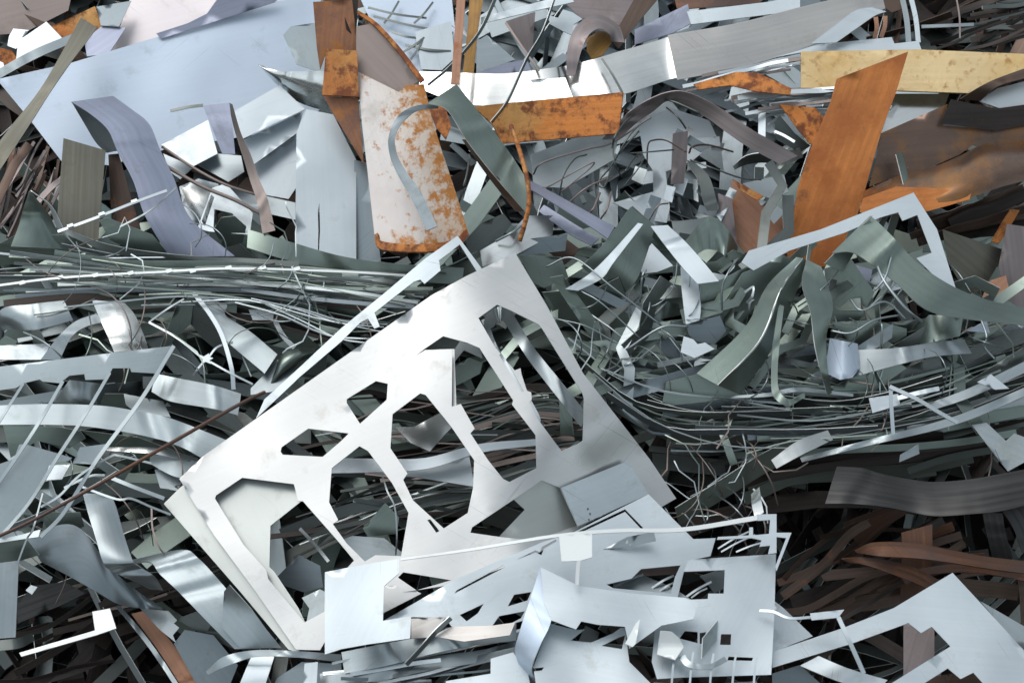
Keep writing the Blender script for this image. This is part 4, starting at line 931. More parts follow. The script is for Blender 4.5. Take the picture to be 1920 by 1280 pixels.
for q, pts in enumerate([[(1558, 620, .36), (1596, 624, .38), (1640, 600, .38), (1690, 590, .34)], [(1594, 560, .36), (1616, 582, .4), (1660, 566, .38), (1700, 600, .34)], [(1652, 650, .34), (1654, 612, .38), (1650, 606, .36)], [(1642, 490, .36), (1660, 530, .4), (1700, 580, .4), (1730, 604, .34)],
                         [(1672, 480, .38), (1660, 520, .4), (1640, 545, .38)], [(1840, 600, .32), (1850, 630, .34), (1846, 650, .32), (1866, 674, .3)], [(1780, 494, .2), (1800, 516, .24), (1820, 548, .24)], [(1384, 484, .24), (1366, 510, .3), (1354, 540, .28), (1354, 590, .22)]]):
    W('wire', ['bent pale wire winding below the upright green-grey strip', 'curling pale wire under the white square offcut', 'short hooked wire on the curved violet-white sheet', 'stiff wire slanting across the white square offcut',
               'thin wire crossing the slanting one over the white square', 'thin drooping wire by the right edge', 'thin wire on the dark grey plate', 'thin pale wire hanging from the curled green sheet'][q], 'wire', 'mid_galvanised', pts, [2, 2, 2, 3, 2, 2, 1.5, 2][q])
B('thin_strip', 'pale hooked strip left of the steep green strip', 'metal strip', 'pale_galvanised', [(1396, 548, .28), (1412, 538, .32), (1410, 556, .32), (1400, 568, .28)], 5)
for q, (x, y) in enumerate([(40, 530), (112, 520), (178, 516), (244, 512), (316, 508), (360, 508), (428, 502), (492, 502), (556, 504)]):
    S('metal_chip', 'tiny white stud-like tab on a thin line of the left crest bundle', 'metal chip', 'near_white_metal', .26, [(x - 6, y - 2), (x + 5, y - 5), (x + 8, y + 1), (x - 3, y + 4)], group='stud-like tabs on the left crest bundle', wob=0)
for q, pts in enumerate([[(-12, 536, .24), (120, 520, .26), (316, 509, .25), (480, 505, .24)], [(250, 513, .24), (430, 503, .26), (640, 509, .24), (760, 516, .22)]]):
    B('thin_strip', ['long white studded strip along the left of the crest bundle', 'long white studded strip along the middle of the crest bundle'][q], 'metal strip', 'near_white_metal', pts, 4, wob=.003)

# ================================================================ the front, lower right
PW = 'pale_galvanised'
T('dark_band', 'wavy dark steel band lying across the lower right', 'metal strip', 'mill_scale',
  [(1569, 874, 1547, 944, .26, .3), (1616, 877, 1600, 944, .27, .31), (1650, 887, 1660, 950, .26, .31), (1700, 897, 1710, 960, .25, .3), (1750, 903, 1756, 967, .27, .32), (1818, 898, 1822, 963, .3, .34), (1870, 889, 1880, 957, .3, .34), (1950, 874, 1950, 940, .28, .32)], camber=.006)
T('dark_band', 'dark grey strap dropping from the right end of the wavy dark band', 'metal strip', 'mill_scale', [(1874, 950, 1960, 930, .26), (1900, 990, 1960, 985, .24), (1916, 1036, 1965, 1030, .2)])
T('rusty_strip', 'upper rusty brown strip arching to the right edge', 'rusty strip', 'rust_brown', [(1602, 1031, 1606, 1036, .14), (1640, 1016, 1650, 1042, .2, .22), (1718, 1018, 1720, 1046, .22, .24), (1790, 1032, 1784, 1054, .22, .24), (1860, 1044, 1860, 1066, .2, .22), (1950, 1054, 1950, 1078, .16)], thick=.005)
T('rusty_strip', 'lower rusty brown strip curving down to the white corner sheet', 'rusty strip', 'rust_brown', [(1578, 1048, 1590, 1054, .1), (1620, 1044, 1628, 1060, .14), (1684, 1054, 1690, 1082, .16), (1730, 1070, 1728, 1098, .15), (1776, 1096, 1760, 1118, .1)], thick=.005)
T('rusty_strip', 'thin brown strip under the two arching rusty ones at the right edge', 'rusty strip', 'rust_brown', [(1720, 1066, 1724, 1078, .08), (1800, 1056, 1806, 1072, .1), (1880, 1066, 1880, 1080, .1), (1950, 1082, 1950, 1096, .1)], thick=.005)
T('rusty_strip', 'short upright brown strap behind the upper arching strip', 'rusty strip', 'rust_brown', [(1690, 998, 1748, 982, .04), (1692, 1030, 1748, 1030, .05), (1690, 1080, 1746, 1080, .0), (1688, 1130, 1744, 1120, -.05)])
T('dark_band', 'dark grey upright strap at the right behind the arching rusty strips', 'metal strip', 'mill_scale', [(1842, 960, 1880, 962, .06), (1850, 1000, 1886, 1000, .05), (1862, 1050, 1900, 1048, 0)])
S('rusty_plate', 'short brown offcut left of the arching rusty strips', 'rusty plate', 'brown_steel', .06, [(1539, 1078), (1560, 1067), (1640, 1062), (1642, 1078), (1545, 1089)], g=(0, -.5))
T('rusty_strip', 'dark brown strip in the gap at the far lower right', 'rusty strip', 'brown_steel', [(1906, 1070, 1930, 1070, .04), (1912, 1120, 1940, 1120, .02), (1916, 1190, 1940, 1190, .0)])
ws = S('notched_sheet', 'white notched corner sheet at the lower right', 'punched sheet', PW, 0.50,
       [(1786, 1073), (1838, 1129), (1960, 1262), (1960, 1310), (1860, 1310), (1843, 1280), (1825, 1260), (1801, 1272), (1777, 1252), (1730, 1282), (1700, 1310), (1640, 1310), (1670, 1281), (1782, 1211), (1747, 1174), (1727, 1186), (1703, 1167), (1690, 1172), (1596, 1206), (1549, 1220), (1448, 1251), (1446, 1222), (1582, 1176), (1676, 1139)],
       g=(0, .05), wob=.009)
T(MS, 'white strip under the white notched corner sheet', 'metal strip', PW, [(1535, 1229, 1500, 1247, .38), (1590, 1252, 1560, 1272, .4), (1664, 1274, 1640, 1300, .4)])
br = S('bracket', 'small pale bracket with a long thin leg over the notched corner sheet', 'bracket', PW, 0.60, [(1519, 1149), (1583, 1142), (1572, 1157), (1522, 1162)], wob=0)
B('thin_leg', None, None, PW, [(1572, 1156, .6), (1596, 1208, .6), (1620, 1262, .56)], 8, parent=br)
B('thin_strip', 'thin bent pale strip leading left from the small bracket', 'metal strip', PW, [(1524, 1156, .58), (1480, 1158, .58), (1450, 1146, .57), (1424, 1144, .56)], 5)
S(SO, 'grey sheet behind the right edge of the notched corner sheet', 'metal sheet', Z, .36, [(1838, 1126), (1960, 1196), (1960, 1262), (1900, 1200)], g=(.2, -.3))
S(SO, 'blue-grey sheet in the bottom gap left of the notched corner sheet', 'metal sheet', 'blue_grey_steel', .3, [(1448, 1262), (1500, 1246), (1560, 1300), (1448, 1300)], g=(0, -.4))
S('brown_plate', 'brown plate showing in the upper notch of the corner sheet', 'rusty plate', 'brown_violet_steel', .3, [(1694, 1170), (1752, 1164), (1752, 1230), (1694, 1268)], g=(.2, -.3))
S('brown_plate', 'brown plate showing in the bottom notch of the corner sheet', 'rusty plate', 'brown_steel', .3, [(1730, 1270), (1850, 1252), (1860, 1320), (1720, 1320)])
S(SO, 'pale sheet edge standing out right of the white square sheet', 'sheet offcut', PW, .40, [(1452, 1126), (1470, 1140), (1524, 1192), (1448, 1222)])

# ================================================================ the front, lower middle
S('punched_sheet', 'pale grey punched sheet spread across the lower middle', 'punched sheet', PW, 0.46,
  [(719, 1163), (855, 1085), (1016, 1016), (1078, 996), (1174, 947), (1216, 926), (1300, 1010), (1342, 1008), (1332, 1042), (1302, 1048), (1282, 1072), (1270, 1122), (1140, 1130), (1060, 1150), (990, 1160), (955, 1170), (850, 1178), (835, 1158), (775, 1156)],
  holes=[[(968, 1049), (1004, 1031), (1012, 1035), (1016, 1025), (1042, 1011), (1044, 1014), (1020, 1028), (1015, 1040), (1004, 1035)], [(1137, 1095), (1184, 1084), (1202, 1066), (1276, 1059), (1266, 1080), (1258, 1112), (1150, 1102)], [(952, 1136), (964, 1114), (996, 1109), (989, 1125)], [(862, 1152), (907, 1131), (896, 1149), (875, 1164)], [(921, 1175), (936, 1154), (984, 1145), (977, 1158), (958, 1168)],
         [(852, 1112), (856, 1106), (944, 1059), (946, 1063)], [(1074, 1000), (1172, 954), (1206, 989), (1202, 991), (1172, 959), (1078, 1003)], [(1130, 1030), (1178, 1008), (1170, 1020), (1150, 1029)]],
  g=(0, -.03), bend=lambda x, y: .02 * math.sin((x - 700) / 160), wob=.006)
S(SO, 'pale bent layer under the punched sheet of the lower middle', 'metal sheet', Z, 0.42, [(1150, 1090), (1200, 1075), (1260, 1100), (1300, 1126), (1150, 1122)], g=(0, .4))
S('white_sheet', 'white block-shaped sheet with a cut corner at the bottom centre left', 'metal sheet', PW, 0.56,
  [(609, 1072), (680, 1058), (748, 1047), (748, 1074), (720, 1098), (718, 1163), (771, 1154), (769, 1196), (690, 1207), (640, 1216), (609, 1226)], g=(0, .05), wob=.009)
bt = T('bent_sheet', 'blue-white sheet with its left end bent round at the bottom centre', 'metal sheet', 'blue_white_sheet',
       [(1013, 1062, 1040, 1080, .58), (992, 1128, 1034, 1160, .585, .60), (974, 1184, 1014, 1206, .57, .60), (966, 1222, 998, 1246, .53, .57), (984, 1268, 1000, 1266, .47, .52), (1006, 1296, 1012, 1290, .42, .46)], wob=.002)
S('flat_part', None, None, 'pale_galvanised', .598, [(1014, 1063), (1087, 1098), (1180, 1111), (1284, 1120), (1310, 1130), (1300, 1160), (1240, 1172), (1180, 1215), (1172, 1174), (1120, 1170), (1090, 1164), (1080, 1179), (1034, 1162), (1020, 1130)], parent=bt, wob=.009)
S('punched_sheet', 'white square sheet with slotted lower edge at the bottom centre right', 'punched sheet', PW, 0.53,
  [(1300, 1048), (1455, 1038), (1452, 1150), (1446, 1264), (1280, 1269), (1232, 1272), (1222, 1240), (1228, 1180), (1270, 1150), (1280, 1124), (1327, 1122), (1328, 1112), (1357, 1112), (1359, 1068), (1282, 1071), (1290, 1050)],
  holes=[[(1274, 1196), (1284, 1182), (1308, 1184), (1308, 1205)], [(1312, 1186), (1324, 1184), (1318, 1206), (1312, 1206)], [(1352, 1188), (1371, 1188), (1370, 1208), (1350, 1208)], [(1366, 1230), (1412, 1232), (1410, 1238), (1364, 1237)]],
  g=(0, .04), wob=.01)
tb = S('raised_tab', 'triangular grey tab bent up from the white square sheet', 'sheet offcut', Z, 0.56, [(1316, 1234), (1318, 1196), (1346, 1162), (1344, 1200)], g=(-1.5, 0), wob=0)
S('curl', 'bright mirror-like curl on the white square sheet', 'sheet offcut', 'near_white_metal', 0.57, [(1238, 1182), (1260, 1184), (1274, 1196), (1282, 1212), (1266, 1236), (1232, 1226)], bend=lambda x, y: .0009 * abs(y - 1212), wob=.005)  # mirror brightness put into a near-white colour
S('curl', 'white standing sliver left of the mirror-like curl', 'sheet offcut', 'near_white_metal', 0.62, [(1172, 1206), (1192, 1168), (1200, 1160), (1192, 1206), (1186, 1212)], wob=0)
T('curl', 'rolled narrow strip under the slots of the white square sheet', 'metal strip', Z, [(1272, 1232, 1284, 1226, .57), (1290, 1250, 1296, 1240, .58), (1330, 1254, 1330, 1244, .58), (1364, 1238, 1358, 1230, .57)])
S(SO, 'pale triangular sheet between the bent sheet and the white square one', 'metal sheet', PW, 0.55, [(1030, 1168), (1080, 1180), (1172, 1176), (1180, 1240), (1240, 1300), (1008, 1300), (1000, 1250)], holes=[[(1070, 1200), (1098, 1178), (1168, 1173), (1150, 1186), (1108, 1204)], [(1128, 1210), (1160, 1194), (1172, 1190), (1166, 1216)], [(998, 1252), (1020, 1250), (1016, 1256), (1000, 1258)]], g=(0, .1), wob=.01)
for q, x in enumerate((1262, 1296, 1334, 1376, 1416)):
    B('metal_tie', 'thin white tie hanging from the slotted lower edge of the white square sheet', 'metal tie', PW, [(x + 4, 1218 + 3 * q, .57), (x, 1250, .575), (x - 4, 1300, .57)], 4, group='ties along the slotted edge of the white square sheet', wob=0)
S(SO, 'pale sheet peeping out below the white square sheet', 'metal sheet', PW, 0.44, [(1226, 1278), (1300, 1284), (1418, 1276), (1440, 1310), (1226, 1310)])
fl = B('flag_strip', 'long thin white strip carrying a square tab above the bent sheet', 'punched frame', 'near_white_metal', [(751, 1048, .60), (880, 1030, .62), (1040, 1004, .64), (1160, 994, .63), (1280, 992, .61), (1420, 970, .59)], (4, 9), wob=0)
S('square_tab', None, None, 'near_white_metal', .65, [(1048, 1003), (1110, 999), (1110, 1044), (1090, 1050), (1076, 1051), (1053, 1052)], parent=fl, wob=0)
B('stem', None, None, 'near_white_metal', [(1085, 1050, .65), (1083, 1072, .64), (1082, 1096, .63)], 7, parent=fl, wob=0)
fr = S('frame_strip', 'white upright frame bar at the right end of the thin strip', 'punched frame', PW, 0.585,
       [(1418, 964), (1456, 963), (1456, 998), (1484, 998), (1456, 1070), (1454, 1060), (1474, 1008), (1456, 1006), (1456, 1036), (1440, 1038), (1444, 1022), (1424, 1024), (1428, 1012), (1410, 1008), (1344, 1011), (1346, 1006), (1404, 1003), (1405, 988), (1412, 988), (1412, 1003), (1442, 1000), (1444, 974), (1418, 976)], wob=0)
T(MS, 'bright curved strip standing up behind the white frame bar', 'metal strip', 'bright_galvanised', [(1408, 926, 1424, 912, .3), (1410, 948, 1428, 940, .34), (1416, 972, 1432, 960, .36)])
# strips under the white block
T(MS, 'grey streaked strip below the white block-shaped sheet', 'metal strip', Z, [(640, 1222, 646, 1262, .42), (720, 1206, 730, 1246, .46), (800, 1192, 806, 1226, .47), (880, 1180, 884, 1210, .47), (968, 1166, 968, 1200, .45)], wob=.008)
T(MS, 'lower grey streaked strip along the bottom edge', 'metal strip', Z, [(600, 1262, 600, 1282, .4), (700, 1254, 706, 1276, .43), (800, 1232, 806, 1256, .44), (900, 1218, 904, 1240, .44), (966, 1202, 968, 1224, .42)], wob=.008)
S(SO, 'warm grey folded offcut right of the white block-shaped sheet', 'sheet offcut', 'warm_brushed_sheet', .50, [(771, 1159), (836, 1156), (806, 1194), (771, 1196)], g=(.3, -.2))
S(SO, 'pale pointed offcut crossing the warm grey folded one', 'sheet offcut', 'warm_brushed_sheet', .52, [(836, 1178), (848, 1174), (922, 1172), (966, 1166), (956, 1190), (870, 1202), (812, 1192)], g=(0, .2))
B(MS, 'narrow bent grey bar slanting under the pale pointed offcut', 'metal strip', Z, [(846, 1158, .54), (820, 1182, .54), (790, 1216, .52), (762, 1246, .48)], 8, tilt=.01)
S(SO, 'pale corner sheet at the bottom edge left of the bent sheet', 'metal sheet', PW, .50, [(920, 1234), (962, 1222), (990, 1262), (1000, 1310), (830, 1310), (836, 1276), (920, 1262)], g=(0, .1))
S(SO, 'warm white triangle showing above the pale punched sheet', 'sheet offcut', 'warm_white_sheet', .40, [(719, 1098), (760, 1096), (790, 1112), (735, 1140), (716, 1150)])

# ================================================================ the front, lower left
T('bent_sheet', 'dark grey-blue curved plate in the lower left', 'metal plate', 'blue_grey_steel',
  [(52, 1010, 76, 1052, .24), (100, 986, 130, 1080, .28, .26), (150, 990, 180, 1108, .3, .26), (206, 1062, 222, 1132, .28, .24), (256, 1106, 266, 1140, .24), (304, 1138, 306, 1144, .2)], camber=.008, cols=8, wob=.012)
T(MS, 'upright grey strip bending over the dark curved plate', 'metal strip', 'mid_galvanised', [(155, 924, 196, 926, .30), (164, 958, 214, 940, .34, .32), (180, 1010, 232, 1000, .36, .34), (192, 1050, 249, 1050, .36), (206, 1068, 262, 1062, .34), (256, 1092, 290, 1080, .3), (280, 1104, 306, 1106, .26)], camber=.006, cols=6)
T('bent_sheet', 'broad pale strip running down beside the lower left edge of the front sheets', 'metal strip', 'light_galvanised',
  [(208, 1066, 250, 1048, .2), (276, 1052, 340, 1030, .3), (300, 1076, 372, 1046, .32), (338, 1112, 420, 1098, .33), (396, 1172, 470, 1158, .32), (440, 1216, 524, 1214, .3)], wob=.006)
S('crumpled_offcut', 'crumpled shiny offcut at the end of the broad pale strip', 'sheet offcut', 'mid_galvanised', .33, [(420, 1108), (430, 1096), (470, 1140), (500, 1180), (528, 1214), (450, 1214), (416, 1176)], wob=.07, step=12, g=(0, -.9))
lb = S('corner_bracket', 'white L-shaped piece in the dark lower left hollow', 'bracket', 'near_white_metal', .30, [(173, 1146), (206, 1140), (218, 1177), (180, 1190), (40, 1230), (36, 1223), (178, 1181)], wob=0, g=(0, .2))
T('rusty_strip', 'copper-orange strip running down out of the bottom edge at the left', 'rusty strip', 'pink_rust', [(246, 1150, 272, 1144, .08), (292, 1212, 324, 1206, .1), (330, 1270, 364, 1262, .1), (352, 1306, 388, 1296, .1)])
T(MS, 'narrow grey edge strip along the left of the copper-orange strip', 'metal strip', Z, [(216, 1136, 224, 1134, .12), (256, 1184, 266, 1182, .12), (292, 1232, 300, 1228, .12), (330, 1290, 338, 1286, .12)])
S(SO, 'pale jagged-edged offcut above the copper-orange strip', 'sheet offcut', 'mid_galvanised', .16, [(262, 1139), (316, 1145), (332, 1162), (326, 1168), (336, 1176), (324, 1190), (330, 1204), (300, 1180)])
S(SO, 'dark blue-grey sheet right of the copper-orange strip', 'metal sheet', 'blue_grey_steel', .14, [(326, 1206), (346, 1180), (400, 1190), (446, 1246), (420, 1310), (384, 1310)], g=(0, -.3))
S(SO, 'dark green sheet between the broad pale strip and the dark blue-grey sheet', 'sheet offcut', 'dark_steel', .12, [(330, 1160), (372, 1144), (440, 1216), (400, 1200)], g=(0, -.6))
S('edge_plate', 'tall blue-grey plate at the left edge of the lower left', 'metal plate', 'blue_grey_steel', .34, [(-10, 1056), (35, 1050), (29, 1194), (-10, 1197)], g=(.2, -.2))
S('green_offcut', 'green plate at the left edge above the tall blue-grey plate', 'sheet offcut', G, .28, [(-10, 1016), (50, 1010), (74, 1040), (34, 1052), (-10, 1056)], g=(0, -1.0))
S('green_offcut', 'green folded sheet under the slotted sheet at the left', 'sheet offcut', G, .22, [(78, 1000), (84, 960), (150, 960), (158, 986), (120, 1006)], g=(0, -1.0))
S('brown_plate', 'dull grey-brown plate in the dark hollow at the left', 'metal plate', 'mill_scale', .05, [(30, 1136), (60, 1098), (120, 1090), (160, 1112), (110, 1136), (34, 1168)], g=(0, -.5))
S('white_chip', 'small pale chip in the hollow at the left', 'sheet offcut', PW, .12, [(48, 1106), (58, 1096), (70, 1100), (60, 1114)], wob=0)
T(MS, 'pale strip dropping to the bottom edge left of the white block sheet', 'metal strip', PW, [(474, 1224, 516, 1224, .36), (460, 1256, 506, 1256, .37), (440, 1304, 490, 1304, .37)])
T(MS, 'long grey curved strip along the bottom left of the front sheets', 'metal strip', Z, [(386, 1258, 390, 1264, .34), (420, 1230, 430, 1246, .38), (480, 1218, 484, 1230, .4), (560, 1220, 560, 1232, .4), (640, 1226, 640, 1240, .38)])
S('white_chip', 'white narrow upright piece at the bottom edge', 'sheet offcut', PW, .46, [(571, 1243), (596, 1240), (592, 1310), (566, 1310)], wob=0)
S(SO, 'grey sheet at the bottom edge between the pale dropping strip and the white upright piece', 'metal sheet', Z, .30, [(520, 1270), (566, 1240), (640, 1244), (640, 1310), (500, 1310)], g=(0, -.3))
T(MS, 'dark steel strip in the hollow at the lower left corner', 'metal strip', 'dark_steel', [(-10, 1200, -8, 1220, .1), (30, 1196, 36, 1214, .1), (60, 1186, 66, 1200, .05)])
for q, (a, c, w) in enumerate([((1150, 1100), (1206, 1076), 4), ((1222, 1102), (1264, 1078), 4), ((1236, 1108), (1268, 1090), 3.5), ((1284, 1120), (1334, 1090), 4), ((1296, 1120), (1326, 1102), 3), ((1346, 1028), (1404, 996), 3), ((1352, 1034), (1416, 1002), 3), ((1380, 1034), (1440, 1014), 3)]):
    B('metal_tie', 'thin pale tie crossing a dark opening of the bottom front sheets', 'metal tie', PW, [(*a, .42), ((a[0] + c[0]) / 2, (a[1] + c[1]) / 2 - 2, .43), (*c, .42)], w, group='ties across the openings of the front sheets', wob=0)
S(SO, 'grey folded piece in the square opening of the white square sheet', 'sheet offcut', Z, .38, [(1312, 1080), (1356, 1066), (1362, 1100), (1340, 1112), (1324, 1092)], g=(.4, -.8), wob=.02)
S(SO, 'small grey tab with two dark holes above the bottom front sheets', 'sheet offcut', Z, .49, [(1130, 1030), (1176, 1006), (1226, 996), (1230, 1014), (1180, 1024)], holes=[[(1172, 1014), (1177, 1012), (1178, 1018), (1173, 1019)], [(1178, 1020), (1183, 1019), (1184, 1023), (1180, 1023)]], g=(.3, -.5), wob=0)

# ================================================================ bundles of thin strips and loose wires, each a thing of its own
def along(pts, t):
    d = [0.0]
    for a, b in zip(pts, pts[1:]):
        d.append(d[-1] + math.hypot(b[0] - a[0], b[1] - a[1]))
    t = max(0.0, min(1.0, t)) * d[-1]
    for i in range(len(d) - 1):
        if t <= d[i + 1] or i == len(d) - 2:
            f = (t - d[i]) / ((d[i + 1] - d[i]) or 1)
            return (pts[i][0] + (pts[i + 1][0] - pts[i][0]) * f, pts[i][1] + (pts[i + 1][1] - pts[i][1]) * f)


def smooth(pts):
    return [tuple(p) for p in catmull([list(map(float, p)) for p in pts], 6)]


def bundle_rows(rng, up, lo, w, lifts, span, jitter, tilt):
    t = rng.random()
    s0 = rng.uniform(0, 1 - span[0])
    s1 = min(1.0, s0 + rng.uniform(*span))
    k = max(4, int((s1 - s0) * 9))
    sd = rng.uniform(0, 99)
    l0, dl = rng.uniform(*lifts), rng.uniform(-.05, .05)
    skew = rng.uniform(-.36, .36)
    pts = []
    for i in range(k):
        f = i / (k - 1)
        s = s0 + (s1 - s0) * f
        tt = t + skew * (f - .5)
        a, b = along(up, s), along(lo, s)
        nz = noise.noise(Vector((s * 3.1, sd, 0))) * jitter
        pts.append((a[0] + (b[0] - a[0]) * tt, a[1] + (b[1] - a[1]) * tt + nz, l0 + dl * f + .02 * noise.noise(Vector((s * 4, sd, 5)))))
    ww = rng.uniform(*w) if rng.random() < .8 or w[1] < 4 else w[1] * rng.uniform(1, 2.2)
    return pts, ww, ww * PX * rng.uniform(*tilt)


MERGED = []


def bundle(label, group, mats, up, lo, n, seed, w=(2, 7), lifts=(-.1, .15), span=(.4, 1.0), jitter=10, tilt=(-.5, .2), name='thin_strip', cat='metal strip', merge=False):
    rng = random.Random(seed)
    up, lo = smooth(up), smooth(lo)
    for _ in range(n):
        pts, ww, tl = bundle_rows(rng, up, lo, w, lifts, span, jitter, tilt)
        if merge:
            MERGED.append((pts, ww, tl, rng.choice(mats)))
            continue
        bar(name, label, cat, rng.choice(mats), pts, ww, tilt=tl, group=group, n=3, thick=.0025)


GP, DK = 'green_grey_steel', 'dark_steel'
bundle('thin grey sliver in the level bundle along the crest at the left', 'slivers in the left crest bundle', [Z, GP, DK, GP, 'blue_grey_steel', DK], [(-20, 462), (120, 468), (260, 486), (420, 492), (640, 508), (830, 520)], [(-20, 560), (140, 556), (300, 552), (460, 556), (640, 572), (760, 590)], 58, 11, (2.5, 8), (.02, .22), (.35, .9), 14, (-.6, .3))
bundle('dark thin strip at the shadowed underside of the left crest bundle', 'dark strips under the left crest bundle', [DK, GP, 'black_brown_shade_steel'], [(-20, 540), (200, 545), (420, 548), (700, 580)], [(-20, 600), (200, 585), (420, 590), (640, 650)], 18, 12, (6, 16), (-.1, .06), (.3, .7), 14, (-.7, .1), merge=True)
bundle('thin dark green strip in the sagging layered bundle right of the big sheet', 'strips in the right layered bundle', [GP, DK, DK, GP, 'blue_grey_steel', DK], [(1050, 590), (1140, 650), (1240, 680), (1380, 700), (1560, 730), (1760, 690), (1940, 620)], [(1100, 700), (1190, 790), (1300, 830), (1440, 820), (1640, 810), (1800, 780), (1940, 720)], 104, 13, (4, 15), (-.02, .2), (.25, .7), 22, (-.8, -.1))
bundle('dark thin strip in the deep shade under the right layered bundle', 'dark strips under the right bundle', [DK, 'black_brown_shade_steel', DK, GP], [(1180, 790), (1300, 830), (1500, 820), (1700, 810), (1940, 760)], [(1260, 1000), (1340, 960), (1500, 900), (1700, 880), (1940, 850)], 34, 14, (4, 14), (-.2, .06), (.3, .8), 22, (-.7, .1), merge=True)
bundle('thin dark strip behind the openings of the big punched sheet', 'strips behind the punched sheet', [DK, 'black_brown_shade_steel', GP, 'taupe_steel', DK], [(560, 800), (700, 740), (840, 760), (1000, 720), (1110, 760)], [(480, 1040), (640, 1000), (800, 960), (960, 930), (1080, 860)], 60, 15, (3, 10), (-.2, .1), (.3, .8), 24, (-.7, .2), merge=True)
bundle('rusty brown thin strip in the fanned heap at the lower right', 'rusty strips in the lower right hollow', ['brown_steel', 'rust_brown', 'black_brown_shade_steel', 'brown_steel'], [(1440, 1090), (1540, 1010), (1640, 960), (1720, 930)], [(1470, 1190), (1640, 1150), (1760, 1110), (1900, 1100)], 26, 16, (6, 18), (-.3, .05), (.4, 1), 24, (-.6, .1), 'rusty_strip', 'rusty strip')
bundle('dark brown thin strip in the shaded tangle at the left edge', 'brown strips at the left edge', ['brown_steel', 'black_brown_shade_steel', 'brown_violet_steel'], [(60, 220), (20, 300), (-20, 400)], [(130, 300), (100, 380), (40, 470)], 26, 17, (3, 8), (-.3, -.02), (.5, 1), 18, (-.5, .3), 'rusty_strip', 'rusty strip')
bundle('thin pale strip in the stack of sheet edges left of the cream board', 'stacked pale edges by the cream board', [PW, PW, 'taupe_steel', PW], [(1270, 150), (1380, 118), (1500, 100)], [(1270, 172), (1400, 146), (1504, 128)], 16, 18, (3, 6), (-.04, .08), (.5, 1), 5, (-.2, .2))
bundle('thin pale strip in the layered stack under the orange bent strip', 'stacked pale edges behind the orange plate', [PW, PW, 'taupe_steel', PW], [(1340, 196), (1440, 176), (1570, 166)], [(1360, 232), (1450, 214), (1560, 204)], 18, 19, (3, 7), (-.02, .08), (.5, 1), 5, (-.2, .2))
bundle('brown thin strip in the bundle under the curled brown sheet at the right', 'brown strips under the curled sheet', ['brown_steel', 'black_brown_shade_steel', 'taupe_steel'], [(1700, 420), (1800, 388), (1940, 340)], [(1700, 470), (1800, 440), (1940, 420)], 16, 20, (6, 16), (-.08, .06), (.6, 1), 8, (-.6, 0), 'rusty_strip', 'rusty strip')
bundle('very dark thin strip in the black top right corner', 'dark strips in the top right corner', ['black_brown_shade_steel', DK, 'black_brown_shade_steel'], [(1740, 30), (1840, 0), (1960, -40)], [(1740, 110), (1840, 90), (1960, 60)], 18, 21, (3, 8), (-.4, -.1), (.4, 1), 10, (-.5, .3), 'rusty_strip', 'rusty strip')
bundle('dark thin strip in the black hollow at the lower left', 'dark strips in the lower left hollow', ['black_brown_shade_steel'], [(-20, 1120), (140, 1090), (300, 1040), (420, 1010)], [(-20, 1300), (140, 1260), (300, 1200), (440, 1120)], 24, 22, (4, 14), (-.4, -.1), (.25, .7), 26, (-.5, .3), merge=True)  # all near black, the hollow's shade put into their colour
bundle('thin grey sliver lying flat between the front sheets at the bottom', 'slivers between the front sheets', [Z, PW, 'blue_grey_steel'], [(600, 1236), (800, 1210), (980, 1170)], [(600, 1290), (800, 1270), (960, 1250)], 14, 23, (3, 8), (.36, .46), (.4, .9), 10, (-.4, .2))

bundle('pale hair-thin sliver standing out of the left crest bundle', 'pale slivers in the left crest bundle', [PW, Z, GP, Z], [(-20, 470), (120, 476), (260, 492), (420, 496), (640, 512), (800, 520)], [(-20, 590), (140, 566), (300, 560), (460, 570), (640, 640), (700, 640)], 26, 31, (1.6, 3.2), (.16, .26), (.3, .8), 22, (-.2, .2))
bundle('light thin edge glinting in the right layered bundle', 'light edges in the right bundle', [Z, GP, Z, GP], [(1050, 600), (1140, 650), (1240, 680), (1380, 700), (1560, 730), (1760, 690), (1940, 620)], [(1110, 720), (1190, 800), (1300, 850), (1440, 840), (1640, 830), (1800, 800), (1940, 760)], 26, 32, (1.4, 3.2), (.1, .24), (.25, .7), 26, (-.2, .2))
bundle('light thin edge behind the openings of the big punched sheet', 'light edges behind the punched sheet', [Z, 'taupe_steel', 'taupe_steel', GP], [(560, 800), (700, 740), (840, 740), (1000, 700), (1110, 740)], [(480, 1040), (640, 1000), (800, 960), (960, 930), (1080, 860)], 30, 33, (1.4, 3), (.0, .14), (.25, .7), 26, (-.2, .2))

rng = random.Random(77)
for q in range(34):                                             # loose fine wires curling out of the right bundle and its hollow
    x, y = [(rng.uniform(1060, 1300), rng.uniform(560, 700)), (rng.uniform(1240, 1420), rng.uniform(820, 980)), (rng.uniform(1420, 1820), rng.uniform(560, 740))][q % 3]
    a, ln, cv = rng.uniform(-.9, .9), rng.uniform(50, 150), rng.uniform(-1.6, 1.6)
    pts = [(x + math.cos(a + cv * f) * ln * f, y + math.sin(a + cv * f) * ln * f, .14 + .12 * math.sin(f * 3.1) + .1 * (q % 3 == 2)) for f in (0, .25, .5, .75, 1)]
    wire('wire', 'loose fine wire curling out of the right layered bundle', 'wire', [Z, 'taupe_steel', GP][q % 3 if q % 2 else 0], pts, rng.uniform(.9, 1.7), group='loose wires of the right bundle')

